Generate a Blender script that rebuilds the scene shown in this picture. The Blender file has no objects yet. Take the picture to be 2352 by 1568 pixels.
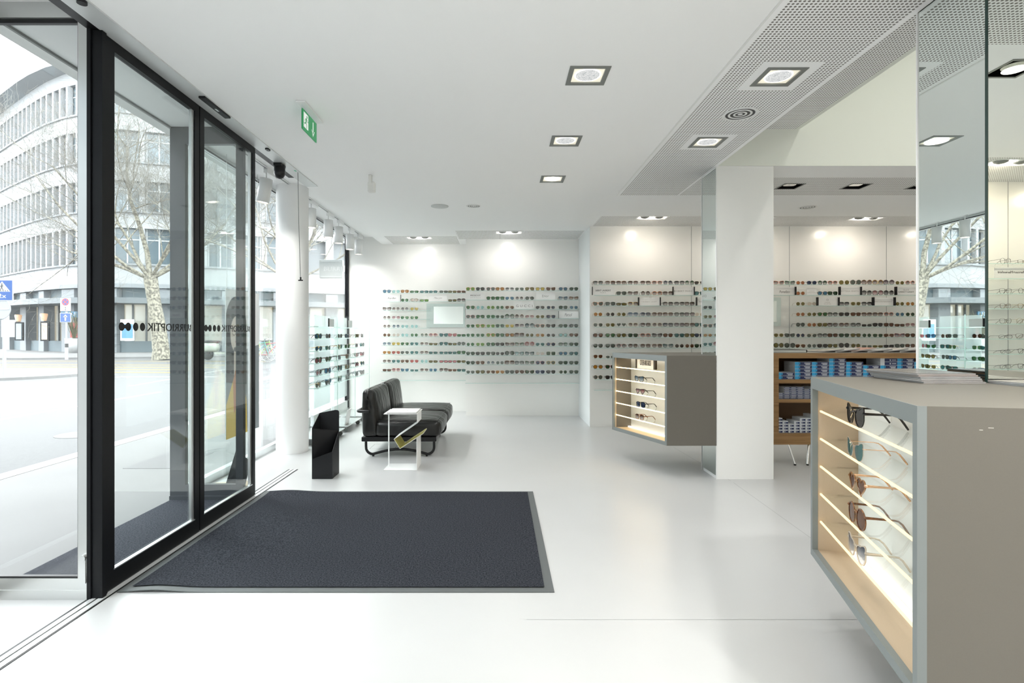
import bpy, bmesh, math, random
from mathutils import Vector, Matrix
R = random.Random(7)
C = bpy.context.scene.collection
PI = math.pi

# ------------------------------------------------------------------ helpers
def tag(o, label=None, cat=None, group=None, kind=None):
    if label: o['label'] = label
    if cat: o['category'] = cat
    if group: o['group'] = group
    if kind: o['kind'] = kind
    return o

def empty(name, loc, label=None, cat=None, group=None, rz=0.0):
    o = bpy.data.objects.new(name, None); C.objects.link(o)
    o.location = loc; o.rotation_euler = (0, 0, rz); o.empty_display_size = 0.1
    return tag(o, label, cat, group)

class MB:
    """collects shapes (world coordinates) and links them as one mesh object"""
    def __init__(s): s.v = []; s.f = []; s.m = []; s.sm = []
    def add(s, vs, fs, m=0, smooth=False):
        b = len(s.v); s.v += [tuple(x) for x in vs]
        for f in fs: s.f.append([b + i for i in f]); s.m.append(m); s.sm.append(smooth)
        return s
    def box(s, x0, x1, y0, y1, z0, z1, m=0, mtop=None, mside=None):
        vs = [(x, y, z) for z in (z0, z1) for y in (y0, y1) for x in (x0, x1)]
        fs = [[0, 2, 3, 1], [4, 5, 7, 6], [0, 1, 5, 4], [2, 6, 7, 3], [0, 4, 6, 2], [1, 3, 7, 5]]
        b = len(s.v); s.v += vs
        for i, f in enumerate(fs):
            s.f.append([b + k for k in f]); s.sm.append(False)
            s.m.append(mtop if (i < 2 and mtop is not None) else (mside if (i >= 2 and mside is not None) else m))
        return s
    def obox(s, c, ax, ay, az, m=0):
        c = Vector(c); ax = Vector(ax); ay = Vector(ay); az = Vector(az)
        vs = [c + ax * a + ay * b + az * d for d in (-1, 1) for b in (-1, 1) for a in (-1, 1)]
        return s.add(vs, [[0, 2, 3, 1], [4, 5, 7, 6], [0, 1, 5, 4], [2, 6, 7, 3], [0, 4, 6, 2], [1, 3, 7, 5]], m)
    def rbox(s, x0, x1, y0, y1, z0, z1, r=0.004, m=0):
        """box with bevelled edges"""
        c = Vector(((x0 + x1) / 2, (y0 + y1) / 2, (z0 + z1) / 2))
        bm = bmesh.new(); bmesh.ops.create_cube(bm, size=1)
        for v in bm.verts: v.co = Vector((v.co.x * (x1 - x0), v.co.y * (y1 - y0), v.co.z * (z1 - z0))) + c
        bmesh.ops.bevel(bm, geom=list(bm.edges), offset=r, segments=2, affect='EDGES', profile=0.5)
        bm.verts.index_update()
        s.add([v.co[:] for v in bm.verts], [[v.index for v in f.verts] for f in bm.faces], m)
        bm.free(); return s
    def prism(s, pts, z0, z1, m=0, mtop=None):
        n = len(pts)
        vs = [(p[0], p[1], z0) for p in pts] + [(p[0], p[1], z1) for p in pts]
        s.add(vs, [[i, (i + 1) % n, n + (i + 1) % n, n + i] for i in range(n)], m)
        s.add(vs, [list(range(n))[::-1], list(range(n, 2 * n))], m if mtop is None else mtop)
        return s
    def plate(s, pts, o, ax, ay, d, m=0):
        """polygon pts (a,b) in plane o + a*ax + b*ay, thickness vector d"""
        o = Vector(o); ax = Vector(ax); ay = Vector(ay); d = Vector(d); n = len(pts)
        A = [o + ax * p[0] + ay * p[1] for p in pts]; B = [q + d for q in A]
        s.add(A + B, [[i, (i + 1) % n, n + (i + 1) % n, n + i] for i in range(n)] + [list(range(n))[::-1], list(range(n, 2 * n))], m)
        return s
    def tube(s, pts, r, n=8, m=0, cap=True, closed=False):
        pts = [Vector(p) for p in pts]; N = len(pts)
        rs = r if isinstance(r, (list, tuple)) else [r] * N
        vs = []; up = None
        for i, p in enumerate(pts):
            a = pts[(i - 1) % N] if (i > 0 or closed) else p
            b = pts[(i + 1) % N] if (i < N - 1 or closed) else p
            t = (b - a)
            if t.length < 1e-9: t = Vector((0, 0, 1))
            t.normalize()
            if up is None:
                up = Vector((0, 0, 1)) if abs(t.z) < 0.9 else Vector((1, 0, 0))
            x = up.cross(t)
            if x.length < 1e-6: x = t.orthogonal()
            x.normalize(); y = t.cross(x); up = y
            up = t.cross(x)
            for k in range(n):
                w = 2 * PI * k / n
                vs.append(p + (x * math.cos(w) + y * math.sin(w)) * rs[i])
            up = y
        fs = []
        for i in range(N if closed else N - 1):
            j = (i + 1) % N
            for k in range(n):
                fs.append([i * n + k, i * n + (k + 1) % n, j * n + (k + 1) % n, j * n + k])
        s.add(vs, fs, m, True)
        if cap and not closed:
            s.add(vs[:n], [list(range(n))[::-1]], m); s.add(vs[-n:], [list(range(n))], m)
        return s
    def lathe(s, prof, c, n=24, m=0, axis='z', smooth=True):
        """prof: (radius, height) list revolved about an axis through c"""
        c = Vector(c); vs = []
        for r, h in prof:
            for k in range(n):
                w = 2 * PI * k / n; a, b = r * math.cos(w), r * math.sin(w)
                vs.append(c + (Vector((a, b, h)) if axis == 'z' else Vector((h, a, b)) if axis == 'x' else Vector((a, h, b))))
        fs = []
        for i in range(len(prof) - 1):
            for k in range(n):
                fs.append([i * n + k, i * n + (k + 1) % n, (i + 1) * n + (k + 1) % n, (i + 1) * n + k])
        s.add(vs, fs, m, smooth)
        if prof[0][0] > 1e-5: s.add(vs[:n], [list(range(n))[::-1]], m)
        if prof[-1][0] > 1e-5: s.add(vs[-n:], [list(range(n))], m)
        return s
    def cyl(s, c, r, z0, z1, n=20, m=0, axis='z'):
        return s.lathe([(r, z0), (r, z1)], c, n, m, axis)
    def cushion(s, x0, x1, y0, y1, z0, z1, r, puff=(0, 0, 0), N=10, m=0, warp=None):
        c = Vector(((x0 + x1) / 2, (y0 + y1) / 2, (z0 + z1) / 2)); h = Vector(((x1 - x0) / 2, (y1 - y0) / 2, (z1 - z0) / 2))
        bm = bmesh.new(); bmesh.ops.create_cube(bm, size=2)
        bmesh.ops.subdivide_edges(bm, edges=list(bm.edges), cuts=N, use_grid_fill=True)
        for v in bm.verts:
            u = v.co.copy()
            p = Vector((u.x * h.x, u.y * h.y, u.z * h.z))
            q = Vector([max(-(h[i] - r), min(h[i] - r, p[i])) for i in range(3)])
            d = p - q
            if d.length > 1e-9:
                d = d.normalized() * r
            p = q + d
            p.x += math.copysign(1, u.x) * abs(u.x) ** 3 * puff[0] * (1 - u.y ** 2) * (1 - u.z ** 2)
            p.y += math.copysign(1, u.y) * abs(u.y) ** 3 * puff[1] * (1 - u.x ** 2) * (1 - u.z ** 2)
            p.z += math.copysign(1, u.z) * abs(u.z) ** 3 * puff[2] * (1 - u.x ** 4) * (1 - u.y ** 4)
            p = p + c
            v.co = warp(p, u) if warp else p
        bm.verts.index_update()
        s.add([v.co[:] for v in bm.verts], [[v.index for v in f.verts] for f in bm.faces], m, True)
        bm.free(); return s
    def mesh(s, name, mats, off=(0, 0, 0)):
        me = bpy.data.meshes.new(name)
        off = Vector(off)
        me.from_pydata([tuple(Vector(v) - off) for v in s.v], [], s.f)
        for mt in (mats if isinstance(mats, (list, tuple)) else [mats]): me.materials.append(mt)
        me.polygons.foreach_set('material_index', s.m); me.polygons.foreach_set('use_smooth', s.sm)
        bm = bmesh.new(); bm.from_mesh(me); bmesh.ops.recalc_face_normals(bm, faces=bm.faces); bm.to_mesh(me); bm.free()
        me.update(); return me
    def build(s, name, mats, parent=None, label=None, cat=None, group=None, kind=None):
        if parent is None:
            xs, ys, zs = zip(*s.v)
            off = Vector(((min(xs) + max(xs)) / 2, (min(ys) + max(ys)) / 2, min(zs)))
        else:
            off = world(parent)
        o = bpy.data.objects.new(name, s.mesh(name, mats, off)); C.objects.link(o)
        if parent is None: o.location = off
        else: o.parent = parent
        return tag(o, label, cat, group, kind)

def world(o):
    p = Vector((0, 0, 0))
    while o is not None:
        p = p + Vector(o.location); o = o.parent
    return p

def struct(name, mb, mats): return mb.build(name, mats, kind='structure')

def copy_tree(o, parent=None):
    c = o.copy(); C.objects.link(c)
    if parent is not None: c.parent = parent
    for ch in list(o.children): copy_tree(ch, c)
    return c

# ------------------------------------------------------------------ materials
def lin(c):
    return tuple(((x / 255) / 12.92 if x / 255 <= 0.04045 else ((x / 255 + 0.055) / 1.055) ** 2.4) for x in c)

def newmat(name):
    m = bpy.data.materials.new(name); m.use_nodes = True
    nt = m.node_tree
    return m, nt, nt.nodes['Principled BSDF'], nt.nodes['Material Output']

def mat(name, col, rough=0.5, metal=0.0, spec=0.5, coat=0.0, var=0.0, scale=8.0, bump=0.0, bscale=200.0, stretch=(1, 1, 1), emit=None, estr=0.0, trans=0.0):
    m, nt, b, out = newmat(name); L = nt.links; N = nt.nodes
    b.inputs['Base Color'].default_value = (*col, 1); b.inputs['Roughness'].default_value = rough
    b.inputs['Metallic'].default_value = metal; b.inputs['Specular IOR Level'].default_value = spec
    b.inputs['Coat Weight'].default_value = coat; b.inputs['Coat Roughness'].default_value = 0.05
    if emit: b.inputs['Emission Color'].default_value = (*emit, 1); b.inputs['Emission Strength'].default_value = estr
    if trans: b.inputs['Transmission Weight'].default_value = trans
    if var or bump:
        tc = N.new('ShaderNodeTexCoord'); mp = N.new('ShaderNodeMapping'); mp.inputs['Scale'].default_value = stretch
        L.new(tc.outputs['Object'], mp.inputs['Vector'])
    if var:
        n = N.new('ShaderNodeTexNoise'); n.inputs['Scale'].default_value = scale; n.inputs['Detail'].default_value = 5
        L.new(mp.outputs[0], n.inputs['Vector'])
        r = N.new('ShaderNodeValToRGB'); r.color_ramp.elements[0].position = 0.3; r.color_ramp.elements[1].position = 0.7
        r.color_ramp.elements[0].color = (*[max(0, x * (1 - var)) for x in col], 1); r.color_ramp.elements[1].color = (*[min(1, x * (1 + var)) for x in col], 1)
        L.new(n.outputs['Fac'], r.inputs[0]); L.new(r.outputs[0], b.inputs['Base Color'])
    if bump:
        n2 = N.new('ShaderNodeTexNoise'); n2.inputs['Scale'].default_value = bscale; n2.inputs['Detail'].default_value = 3
        L.new(mp.outputs[0], n2.inputs['Vector'])
        bp = N.new('ShaderNodeBump'); bp.inputs['Strength'].default_value = bump; bp.inputs['Distance'].default_value = 0.004
        L.new(n2.outputs['Fac'], bp.inputs['Height']); L.new(bp.outputs[0], b.inputs['Normal'])
    return m

def schlick(nt, ior, k):
    """mirror share by viewing angle, the same from both sides of a pane"""
    L = nt.links; N = nt.nodes; f0 = ((ior - 1) / (ior + 1)) ** 2
    lw = N.new('ShaderNodeLayerWeight'); lw.inputs['Blend'].default_value = 0.5
    p = N.new('ShaderNodeMath'); p.operation = 'POWER'; p.inputs[1].default_value = 5; L.new(lw.outputs['Facing'], p.inputs[0])
    a = N.new('ShaderNodeMath'); a.operation = 'MULTIPLY_ADD'; a.inputs[1].default_value = (1 - f0) * k; a.inputs[2].default_value = f0 * k; L.new(p.outputs[0], a.inputs[0])
    return a

def glassmat(name, tint, ior=1.45, refl=1.0, diff=0.0, dcol=(1, 1, 1), rough=0.0):
    """thin clear pane: tinted see-through plus a mirror sheen by viewing angle"""
    m, nt, b, out = newmat(name); L = nt.links; N = nt.nodes; N.remove(b)
    t = N.new('ShaderNodeBsdfTransparent'); t.inputs[0].default_value = (*tint, 1)
    g = N.new('ShaderNodeBsdfGlossy'); g.inputs['Roughness'].default_value = rough; g.inputs[0].default_value = (1, 1, 1, 1)
    mu = schlick(nt, ior, refl)
    base = t.outputs[0]
    if diff:
        d = N.new('ShaderNodeBsdfDiffuse'); d.inputs[0].default_value = (*dcol, 1)
        mx = N.new('ShaderNodeMixShader'); mx.inputs[0].default_value = diff; L.new(base, mx.inputs[1]); L.new(d.outputs[0], mx.inputs[2]); base = mx.outputs[0]
    mix = N.new('ShaderNodeMixShader'); L.new(mu.outputs[0], mix.inputs[0]); L.new(base, mix.inputs[1]); L.new(g.outputs[0], mix.inputs[2])
    L.new(mix.outputs[0], out.inputs[0]); return m

def lensmat(name, col, grad):
    m, nt, b, out = newmat(name); L = nt.links; N = nt.nodes; N.remove(b)
    t = N.new('ShaderNodeBsdfTransparent'); d = N.new('ShaderNodeBsdfDiffuse'); g = N.new('ShaderNodeBsdfGlossy'); g.inputs['Roughness'].default_value = 0.02
    t.inputs[0].default_value = (*col, 1); d.inputs[0].default_value = (*col, 1)
    if grad:
        tc = N.new('ShaderNodeTexCoord'); sp = N.new('ShaderNodeSeparateXYZ'); L.new(tc.outputs['Generated'], sp.inputs[0])
        r = N.new('ShaderNodeValToRGB'); r.color_ramp.elements[0].position = 0.1; r.color_ramp.elements[1].position = 0.85
        r.color_ramp.elements[0].color = (*[0.35 * x + 0.55 for x in col], 1); r.color_ramp.elements[1].color = (*[x * 0.5 for x in col], 1)
        L.new(sp.outputs['Z'], r.inputs[0]); L.new(r.outputs[0], t.inputs[0]); L.new(r.outputs[0], d.inputs[0])
    m1 = N.new('ShaderNodeMixShader'); m1.inputs[0].default_value = 0.35; L.new(t.outputs[0], m1.inputs[1]); L.new(d.outputs[0], m1.inputs[2])
    f = schlick(nt, 1.6, 1.0)
    m2 = N.new('ShaderNodeMixShader'); L.new(f.outputs[0], m2.inputs[0]); L.new(m1.outputs[0], m2.inputs[1]); L.new(g.outputs[0], m2.inputs[2])
    L.new(m2.outputs[0], out.inputs[0]); return m

def perfmat(name, col, pitch=0.02, rad=0.3, hole=(0.15, 0.14, 0.125)):
    """sheet with a square grid of punched holes"""
    m, nt, b, out = newmat(name); L = nt.links; N = nt.nodes
    b.inputs['Roughness'].default_value = 0.6
    tc = N.new('ShaderNodeTexCoord'); sc = N.new('ShaderNodeVectorMath'); sc.operation = 'SCALE'; sc.inputs['Scale'].default_value = 1 / pitch
    L.new(tc.outputs['Object'], sc.inputs[0])
    fr = N.new('ShaderNodeVectorMath'); fr.operation = 'FRACTION'; L.new(sc.outputs[0], fr.inputs[0])
    sb = N.new('ShaderNodeVectorMath'); sb.operation = 'SUBTRACT'; sb.inputs[1].default_value = (0.5, 0.5, 0); L.new(fr.outputs[0], sb.inputs[0])
    ml = N.new('ShaderNodeVectorMath'); ml.operation = 'MULTIPLY'; ml.inputs[1].default_value = (1, 1, 0); L.new(sb.outputs[0], ml.inputs[0])
    ln = N.new('ShaderNodeVectorMath'); ln.operation = 'LENGTH'; L.new(ml.outputs[0], ln.inputs[0])
    cp = N.new('ShaderNodeMath'); cp.operation = 'LESS_THAN'; cp.inputs[1].default_value = rad; L.new(ln.outputs['Value'], cp.inputs[0])
    mx = N.new('ShaderNodeMix'); mx.data_type = 'RGBA'; L.new(cp.outputs[0], mx.inputs['Factor'])
    mx.inputs['A'].default_value = (*col, 1); mx.inputs['B'].default_value = (*hole, 1)
    L.new(mx.outputs['Result'], b.inputs['Base Color']); return m

def emat(name, col, s):
    m, nt, b, out = newmat(name); nt.nodes.remove(b)
    e = nt.nodes.new('ShaderNodeEmission'); e.inputs[0].default_value = (*col, 1); e.inputs[1].default_value = s
    nt.links.new(e.outputs[0], out.inputs[0]); return m

def mirrormat(name, col):
    m, nt, b, out = newmat(name); nt.nodes.remove(b)
    g = nt.nodes.new('ShaderNodeBsdfGlossy'); g.inputs[0].default_value = (*col, 1); g.inputs['Roughness'].default_value = 0.0
    nt.links.new(g.outputs[0], out.inputs[0]); return m

M = {}
M['wall'] = mat('white_wall_panel', (0.88, 0.88, 0.85), 0.22, spec=0.4)
M['wallm'] = mat('white_matt_paint', (0.87, 0.875, 0.86), 0.7)
M['beam'] = mat('cream_matt_paint', (0.82, 0.845, 0.785), 0.7)
M['ceil'] = mat('ceiling_paint', (0.955, 0.96, 0.957), 0.8)
M['perf'] = perfmat('perforated_board', (0.93, 0.935, 0.93))
M['floor'] = mat('resin_floor', (0.525, 0.533, 0.531), 0.3, spec=0.6, var=0.045, scale=0.9, bump=0.03, bscale=5)
M['joint'] = mat('floor_joint', (0.40, 0.41, 0.41), 0.7)
M['glass'] = glassmat('window_glass', (0.97, 0.985, 0.982), 1.5, 1.0)
M['pane'] = glassmat('door_glass', (0.945, 0.975, 0.967), 1.55, 1.1)
M['shelfg'] = glassmat('clear_shelf_glass', (0.985, 0.997, 0.992), 1.35, 0.6)
M['edge'] = mat('green_glass_edge', (0.62, 0.84, 0.79), 0.2, trans=0.3)
M['frost'] = mat('frosted_panel', (0.86, 0.90, 0.90), 0.4)
M['frostg'] = glassmat('frosted_glass', (.93, .98, .98), 1.4, .6, .35, (.9, .95, .95))
M['black'] = mat('black_lacquer', (0.005, 0.005, 0.006), 0.35, spec=.35)
M['blackm'] = mat('black_powder_coat', (0.006, 0.0065, 0.008), 0.5, spec=.35, bump=0.1, bscale=600)
M['anth'] = mat('anthracite_frame', (0.004, 0.0045, 0.0055), 0.4, spec=.2)
M['anth_veiled'] = mat('anthracite_veiled', (0.035, 0.04, 0.045), 0.4, spec=.4)  # anthracite lightened to imitate reflections in the door glass before it
M['alu'] = mat('brushed_aluminium', (0.66, 0.68, 0.68), 0.32, metal=0.85, var=0.05, scale=4, stretch=(1, 1, 0.05))
M['steel'] = mat('stainless_steel', (0.62, 0.63, 0.62), 0.3, metal=0.9)
M['cover'] = mat('satin_aluminium', (0.66, 0.68, 0.68), 0.42, metal=0.25)
M['chrome'] = mat('chrome', (0.75, 0.75, 0.75), 0.1, metal=1)
M['white'] = mat('white_enamel', (0.82, 0.83, 0.82), 0.35)
M['whitem'] = mat('white_plastic', (0.78, 0.78, 0.75), 0.5)
M['grey'] = mat('grey_metal', (0.22, 0.23, 0.22), 0.45, metal=0.3)
M['mirror'] = mirrormat('mirror_glass', (0.85, 0.90, 0.88))
M['mat'] = None
M['rubber'] = mat('grey_rubber_edge', (0.09, 0.10, 0.10), 0.6)
M['leather'] = None
M['box'] = mat('taupe_laminate', (0.13, 0.12, 0.10), 0.55, var=0.02, scale=300)
M['boxedge'] = mat('blue_grey_edge', (0.19, 0.21, 0.208), 0.5)
M['boxin'] = mat('beige_laminate', (0.52, 0.405, 0.285), 0.5, var=0.02, scale=300)
M['led'] = emat('warm_light_strip', (1.0, 0.72, 0.37), 0.56)
M['led2'] = emat('warm_light_strip_far', (1.0, 0.74, 0.40), 2.8)
M['oak'] = None
M['lampw'] = emat('lamp_glow', (1.0, 0.97, 0.90), 5.0)
M['spotw'] = emat('spot_glow', (1.0, 0.90, 0.80), 3.0)

def special():
    # carpet mat: dark pile with light flecks
    m, nt, b, out = newmat('mat_pile'); L = nt.links; N = nt.nodes
    tc = N.new('ShaderNodeTexCoord'); n = N.new('ShaderNodeTexNoise'); n.inputs['Scale'].default_value = 120; n.inputs['Detail'].default_value = 4; n.inputs['Roughness'].default_value = 0.8
    L.new(tc.outputs['Object'], n.inputs['Vector'])
    r = N.new('ShaderNodeValToRGB'); e = r.color_ramp.elements; e[0].position = 0.35; e[0].color = (0.003, 0.0035, 0.005, 1); e[1].position = 0.76; e[1].color = (0.078, 0.085, 0.104, 1)
    L.new(n.outputs['Fac'], r.inputs[0]); L.new(r.outputs[0], b.inputs['Base Color']); b.inputs['Roughness'].default_value = 0.95; b.inputs['Specular IOR Level'].default_value = 0.1
    bp = N.new('ShaderNodeBump'); bp.inputs['Strength'].default_value = 0.8; bp.inputs['Distance'].default_value = 0.004; L.new(n.outputs['Fac'], bp.inputs['Height']); L.new(bp.outputs[0], b.inputs['Normal'])
    M['mat'] = m
    # leather with soft folds
    m, nt, b, out = newmat('black_leather'); L = nt.links; N = nt.nodes
    b.inputs['Base Color'].default_value = (0.004, 0.0043, 0.0038, 1); b.inputs['Roughness'].default_value = 0.3; b.inputs['Specular IOR Level'].default_value = 0.45
    tc = N.new('ShaderNodeTexCoord'); mp = N.new('ShaderNodeMapping'); mp.inputs['Scale'].default_value = (2.2, 7, 2.2); L.new(tc.outputs['Object'], mp.inputs[0])
    n = N.new('ShaderNodeTexNoise'); n.inputs['Scale'].default_value = 1.3; n.inputs['Detail'].default_value = 3; n.inputs['Distortion'].default_value = 0.6; L.new(mp.outputs[0], n.inputs['Vector'])
    bp = N.new('ShaderNodeBump'); bp.inputs['Strength'].default_value = 0.8; bp.inputs['Distance'].default_value = 0.045; L.new(n.outputs['Fac'], bp.inputs['Height'])
    L.new(bp.outputs[0], b.inputs['Normal']); M['leather'] = m
    # oak
    m, nt, b, out = newmat('oak_veneer'); L = nt.links; N = nt.nodes
    tc = N.new('ShaderNodeTexCoord'); mp = N.new('ShaderNodeMapping'); mp.inputs['Scale'].default_value = (1.2, 6, 22); L.new(tc.outputs['Object'], mp.inputs[0])
    n = N.new('ShaderNodeTexNoise'); n.inputs['Scale'].default_value = 2.2; n.inputs['Detail'].default_value = 6; n.inputs['Distortion'].default_value = 0.4; L.new(mp.outputs[0], n.inputs['Vector'])
    r = N.new('ShaderNodeValToRGB'); e = r.color_ramp.elements; e[0].position = 0.3; e[0].color = (0.20, 0.105, 0.035, 1); e[1].position = 0.7; e[1].color = (0.33, 0.19, 0.075, 1)
    L.new(n.outputs['Fac'], r.inputs[0]); L.new(r.outputs[0], b.inputs['Base Color']); b.inputs['Roughness'].default_value = 0.45; M['oak'] = m
    # hammered lamp glass
    m, nt, b, out = newmat('hammered_lamp_glass'); L = nt.links; N = nt.nodes; N.remove(b)
    tc = N.new('ShaderNodeTexCoord'); v = N.new('ShaderNodeTexVoronoi'); v.inputs['Scale'].default_value = 130; L.new(tc.outputs['Object'], v.inputs['Vector'])
    r = N.new('ShaderNodeValToRGB'); e = r.color_ramp.elements; e[0].color = (.95, .95, 0.93, 1); e[1].position = 0.8; e[1].color = (0.5, 0.52, 0.52, 1); L.new(v.outputs['Distance'], r.inputs[0])
    em = N.new('ShaderNodeEmission'); em.inputs[1].default_value = .27; L.new(r.outputs[0], em.inputs[0]); L.new(em.outputs[0], out.inputs[0]); M['hammer'] = m
    # plane-tree bark
    m, nt, b, out = newmat('mottled_bark'); L = nt.links; N = nt.nodes
    tc = N.new('ShaderNodeTexCoord'); n = N.new('ShaderNodeTexNoise'); n.inputs['Scale'].default_value = 9; n.inputs['Detail'].default_value = 6; L.new(tc.outputs['Object'], n.inputs['Vector'])
    r = N.new('ShaderNodeValToRGB'); e = r.color_ramp.elements; e[0].position = 0.42; e[0].color = (0.065, 0.06, 0.048, 1); e[1].position = 0.58; e[1].color = (0.20, 0.19, 0.15, 1)
    L.new(n.outputs['Fac'], r.inputs[0]); L.new(r.outputs[0], b.inputs['Base Color']); b.inputs['Roughness'].default_value = 0.9; M['bark'] = m
special()

# ------------------------------------------------------------------ layout numbers (metres)
HC = 2.71        # ceiling
CAMZ = 1.26
YB = -0.97       # wall behind the camera
XR = 7.0         # far right wall
def X_at(u, Y): return (u - 1147) * Y / 1250
def ZK(k): return 1.908 - 0.139 * k     # shelf heights

def sheet(mb, x0, x1, y0, y1, z, holes=(), m=0):
    xs = sorted({x0, x1, *[h[0] for h in holes], *[h[1] for h in holes]}); ys = sorted({y0, y1, *[h[2] for h in holes], *[h[3] for h in holes]})
    xs = [x for x in xs if x0 <= x <= x1]; ys = [y for y in ys if y0 <= y <= y1]
    for i in range(len(xs) - 1):
        for j in range(len(ys) - 1):
            cx, cy = (xs[i] + xs[i + 1]) / 2, (ys[j] + ys[j + 1]) / 2
            if any(h[0] < cx < h[1] and h[2] < cy < h[3] for h in holes): continue
            mb.add([(xs[i], ys[j], z), (xs[i + 1], ys[j], z), (xs[i + 1], ys[j + 1], z), (xs[i], ys[j + 1], z)], [[0, 3, 2, 1]], m)

# ceiling lights: kind, x, y
FLUSH = [(0.496, 3.06), (0.498, 4.096), (0.498, 5.106), (1.577, 3.075), (1.578, 4.126), (0.496, 2.02), (0.496, 0.98), (1.577, 2.02), (0.496, -0.1), (1.577, 0.9), (1.577, -.15)]  # last two unseen, added to brighten the near display case front
SPOT = [(2.86, 5.36), (3.51, 5.36), (4.16, 5.36), (4.81, 5.36), (2.82, 1.25), (4.1, 1.25)]
TWIN = [(-1.213, 8.24), (0.135, 7.81), (1.907, 6.81), (3.26, 6.86), (4.62, 6.86), (5.95, 6.86), (4.33, -0.38), (2.6, -0.38), (5.6, -0.38)]
HOLES = [(x - .1, x + .1, y - .1, y + .1) for x, y in FLUSH + SPOT] + [(x - .185, x + .185, y - .085, y + .085) for x, y in TWIN]

# ------------------------------------------------------------------ setting
mb = MB(); mb.box(-1.95, XR, YB, 9.0, -0.06, 0); mb.box(-2.5, -1.95, 4.16, 9.0, -0.06, 0); mb.box(-2.5, -1.95, YB, 2.6, -0.06, 0)
struct('floor', mb, M['floor'])
mb = MB()
def strip(p, q, w=0.004, z=0.0006):
    p = Vector((*p, 0)); q = Vector((*q, 0)); d = (q - p).normalized(); n = Vector((-d.y, d.x, 0)) * w / 2
    mb.add([(p + n) + Vector((0, 0, z)), (q + n) + Vector((0, 0, z)), (q - n) + Vector((0, 0, z)), (p - n) + Vector((0, 0, z))], [[0, 1, 2, 3]])
strip((1.93, 6.05), (1.98, 4.66)); strip((1.98, 4.60), (1.92, 3.35)); strip((0.12, 2.40), (1.58, 2.40), 0.003)
struct('trim_1', mb, M['joint'])
ZA = (1.235, 1.89)
perf = [(ZA[0] + .03, ZA[1] - .03, YB, 5.7), (1.89, XR, 5.06, 5.7), (1.26, XR, 6.72, 7.34), (-0.62, 1.2, 7.66, 8.35), (-1.72, -0.64, 8.10, 8.82), (2.4, XR, YB, -0.25), (1.92, 6.0, 1.5, 2.04)]
VOID = (1.89, 6.0, 2.05, 4.71)
mb = MB(); sheet(mb, -1.9, XR, YB, 9.0, HC, HOLES + perf + [VOID])
struct('ceiling', mb, M['ceil'])
for a in perf:
    mb = MB(); sheet(mb, *a, HC, [h for h in HOLES] + [VOID])
    struct('ceiling', mb, M['perf'])
mb = MB(); mb.box(ZA[0] - .012, ZA[0], YB, 5.72, HC - .003, HC + .002); struct('trim_2', mb, M['white'])
# raised perforated strip, void and its walls
mb = MB(); sheet(mb, 1.89, 2.56, 2.05, 4.71, 3.03); struct('ceiling', mb, M['perf'])
mb = MB(); mb.box(2.56, 2.6, 2.05, 4.71, 3.03, 4.6); mb.box(1.85, 1.89, 2.05, 4.71, HC + .003, 3.1); sheet(mb, 2.56, 6.0, 2.05, 4.71, 4.6)
mb.box(1.89, 6.0, 2.01, 2.05, HC + .003, 4.6); mb.box(6.0, 6.04, 2.05, 4.71, HC + .003, 4.6); struct('ceiling', mb, M['beam'])
mb = MB(); mb.box(1.89, 6.0, 4.71, 4.85, HC + .0015, 4.6); struct('wall_beam', mb, M['beam'])
# walls
mb = MB(); mb.box(-2.5, -0.53, 8.84, 9.1, 0, 2.83); struct('wall_window_end', mb, M['wall'])
mb = MB(); mb.box(-0.516, 1.225, 8.37, 9.1, 0, HC); struct('wall_middle', mb, M['wall'])
mb = MB(); mb.box(1.225, XR, 7.36, 9.1, 0, HC); struct('wall_forward', mb, M['wall'])
mb = MB(); mb.box(XR, XR + .1, YB, 9.1, 0, HC); struct('wall_right', mb, M['wall'])
mb = MB(); mb.box(-2.6, XR, YB - .1, YB, 0, 2.83); struct('wall_back', mb, M['wall'])
mb = MB()
for u, Y in ((1588, 7.36), (1813, 7.36), (2036, 7.36)):
    x = X_at(u, Y); mb.box(x - .003, x + .003, Y - .002, Y, 0, HC)
x = 4.86; mb.box(x - .003, x + .003, YB, YB + .002, 0, HC)
struct('trim_3', mb, M['joint'])
mb = MB(); mb.box(1.2215, 1.2249, 7.362, 8.368, 0, HC - .002); struct('trim_4', mb, M['frost'])
# soffits over the window bay and the entrance niche
mb = MB(); sheet(mb, -2.5, -1.9, YB, 9.0, 2.83); mb.box(-1.905, -1.9, YB, 9.0, HC, 2.83); struct('ceiling', mb, M['ceil'])
mb = MB(); mb.box(-2.62, -2.5, YB, 9.1, 2.83, 5.2); struct('wall_facade', mb, M['wallm'])
# head of the sliding door: silver cover and black channel
mb = MB(); mb.box(-1.898, -1.786, YB, 5.35, HC - .008, HC + .004); struct('trim_5', mb, M['cover'])
mb = MB(); mb.box(-1.955, -1.899, YB, 5.05, HC - .005, HC + .125); struct('trim_6', mb, M['black'])
mb = MB(); mb.box(-2.505, -2.49, YB, 4.13, 2.815, 2.829); struct('trim_shadow_gap', mb, M['grey'])  # dark strip standing in for the shadow gap at the soffit edge
# floor track
mb = MB()
mb.box(-1.955, -1.942, YB, 5.05, 0.0002, .0022, 1); mb.box(-1.94, -1.915, YB, 5.05, 0.0002, .004); mb.box(-1.914, -1.906, YB, 5.05, 0.0002, .002, 1); mb.box(-1.905, -1.878, YB, 5.05, 0.0002, .004); mb.box(-1.876, -1.869, YB, 5.05, .0002, .0022, 1)
struct('trim_7', mb, [M['cover'], M['anth']])

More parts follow.
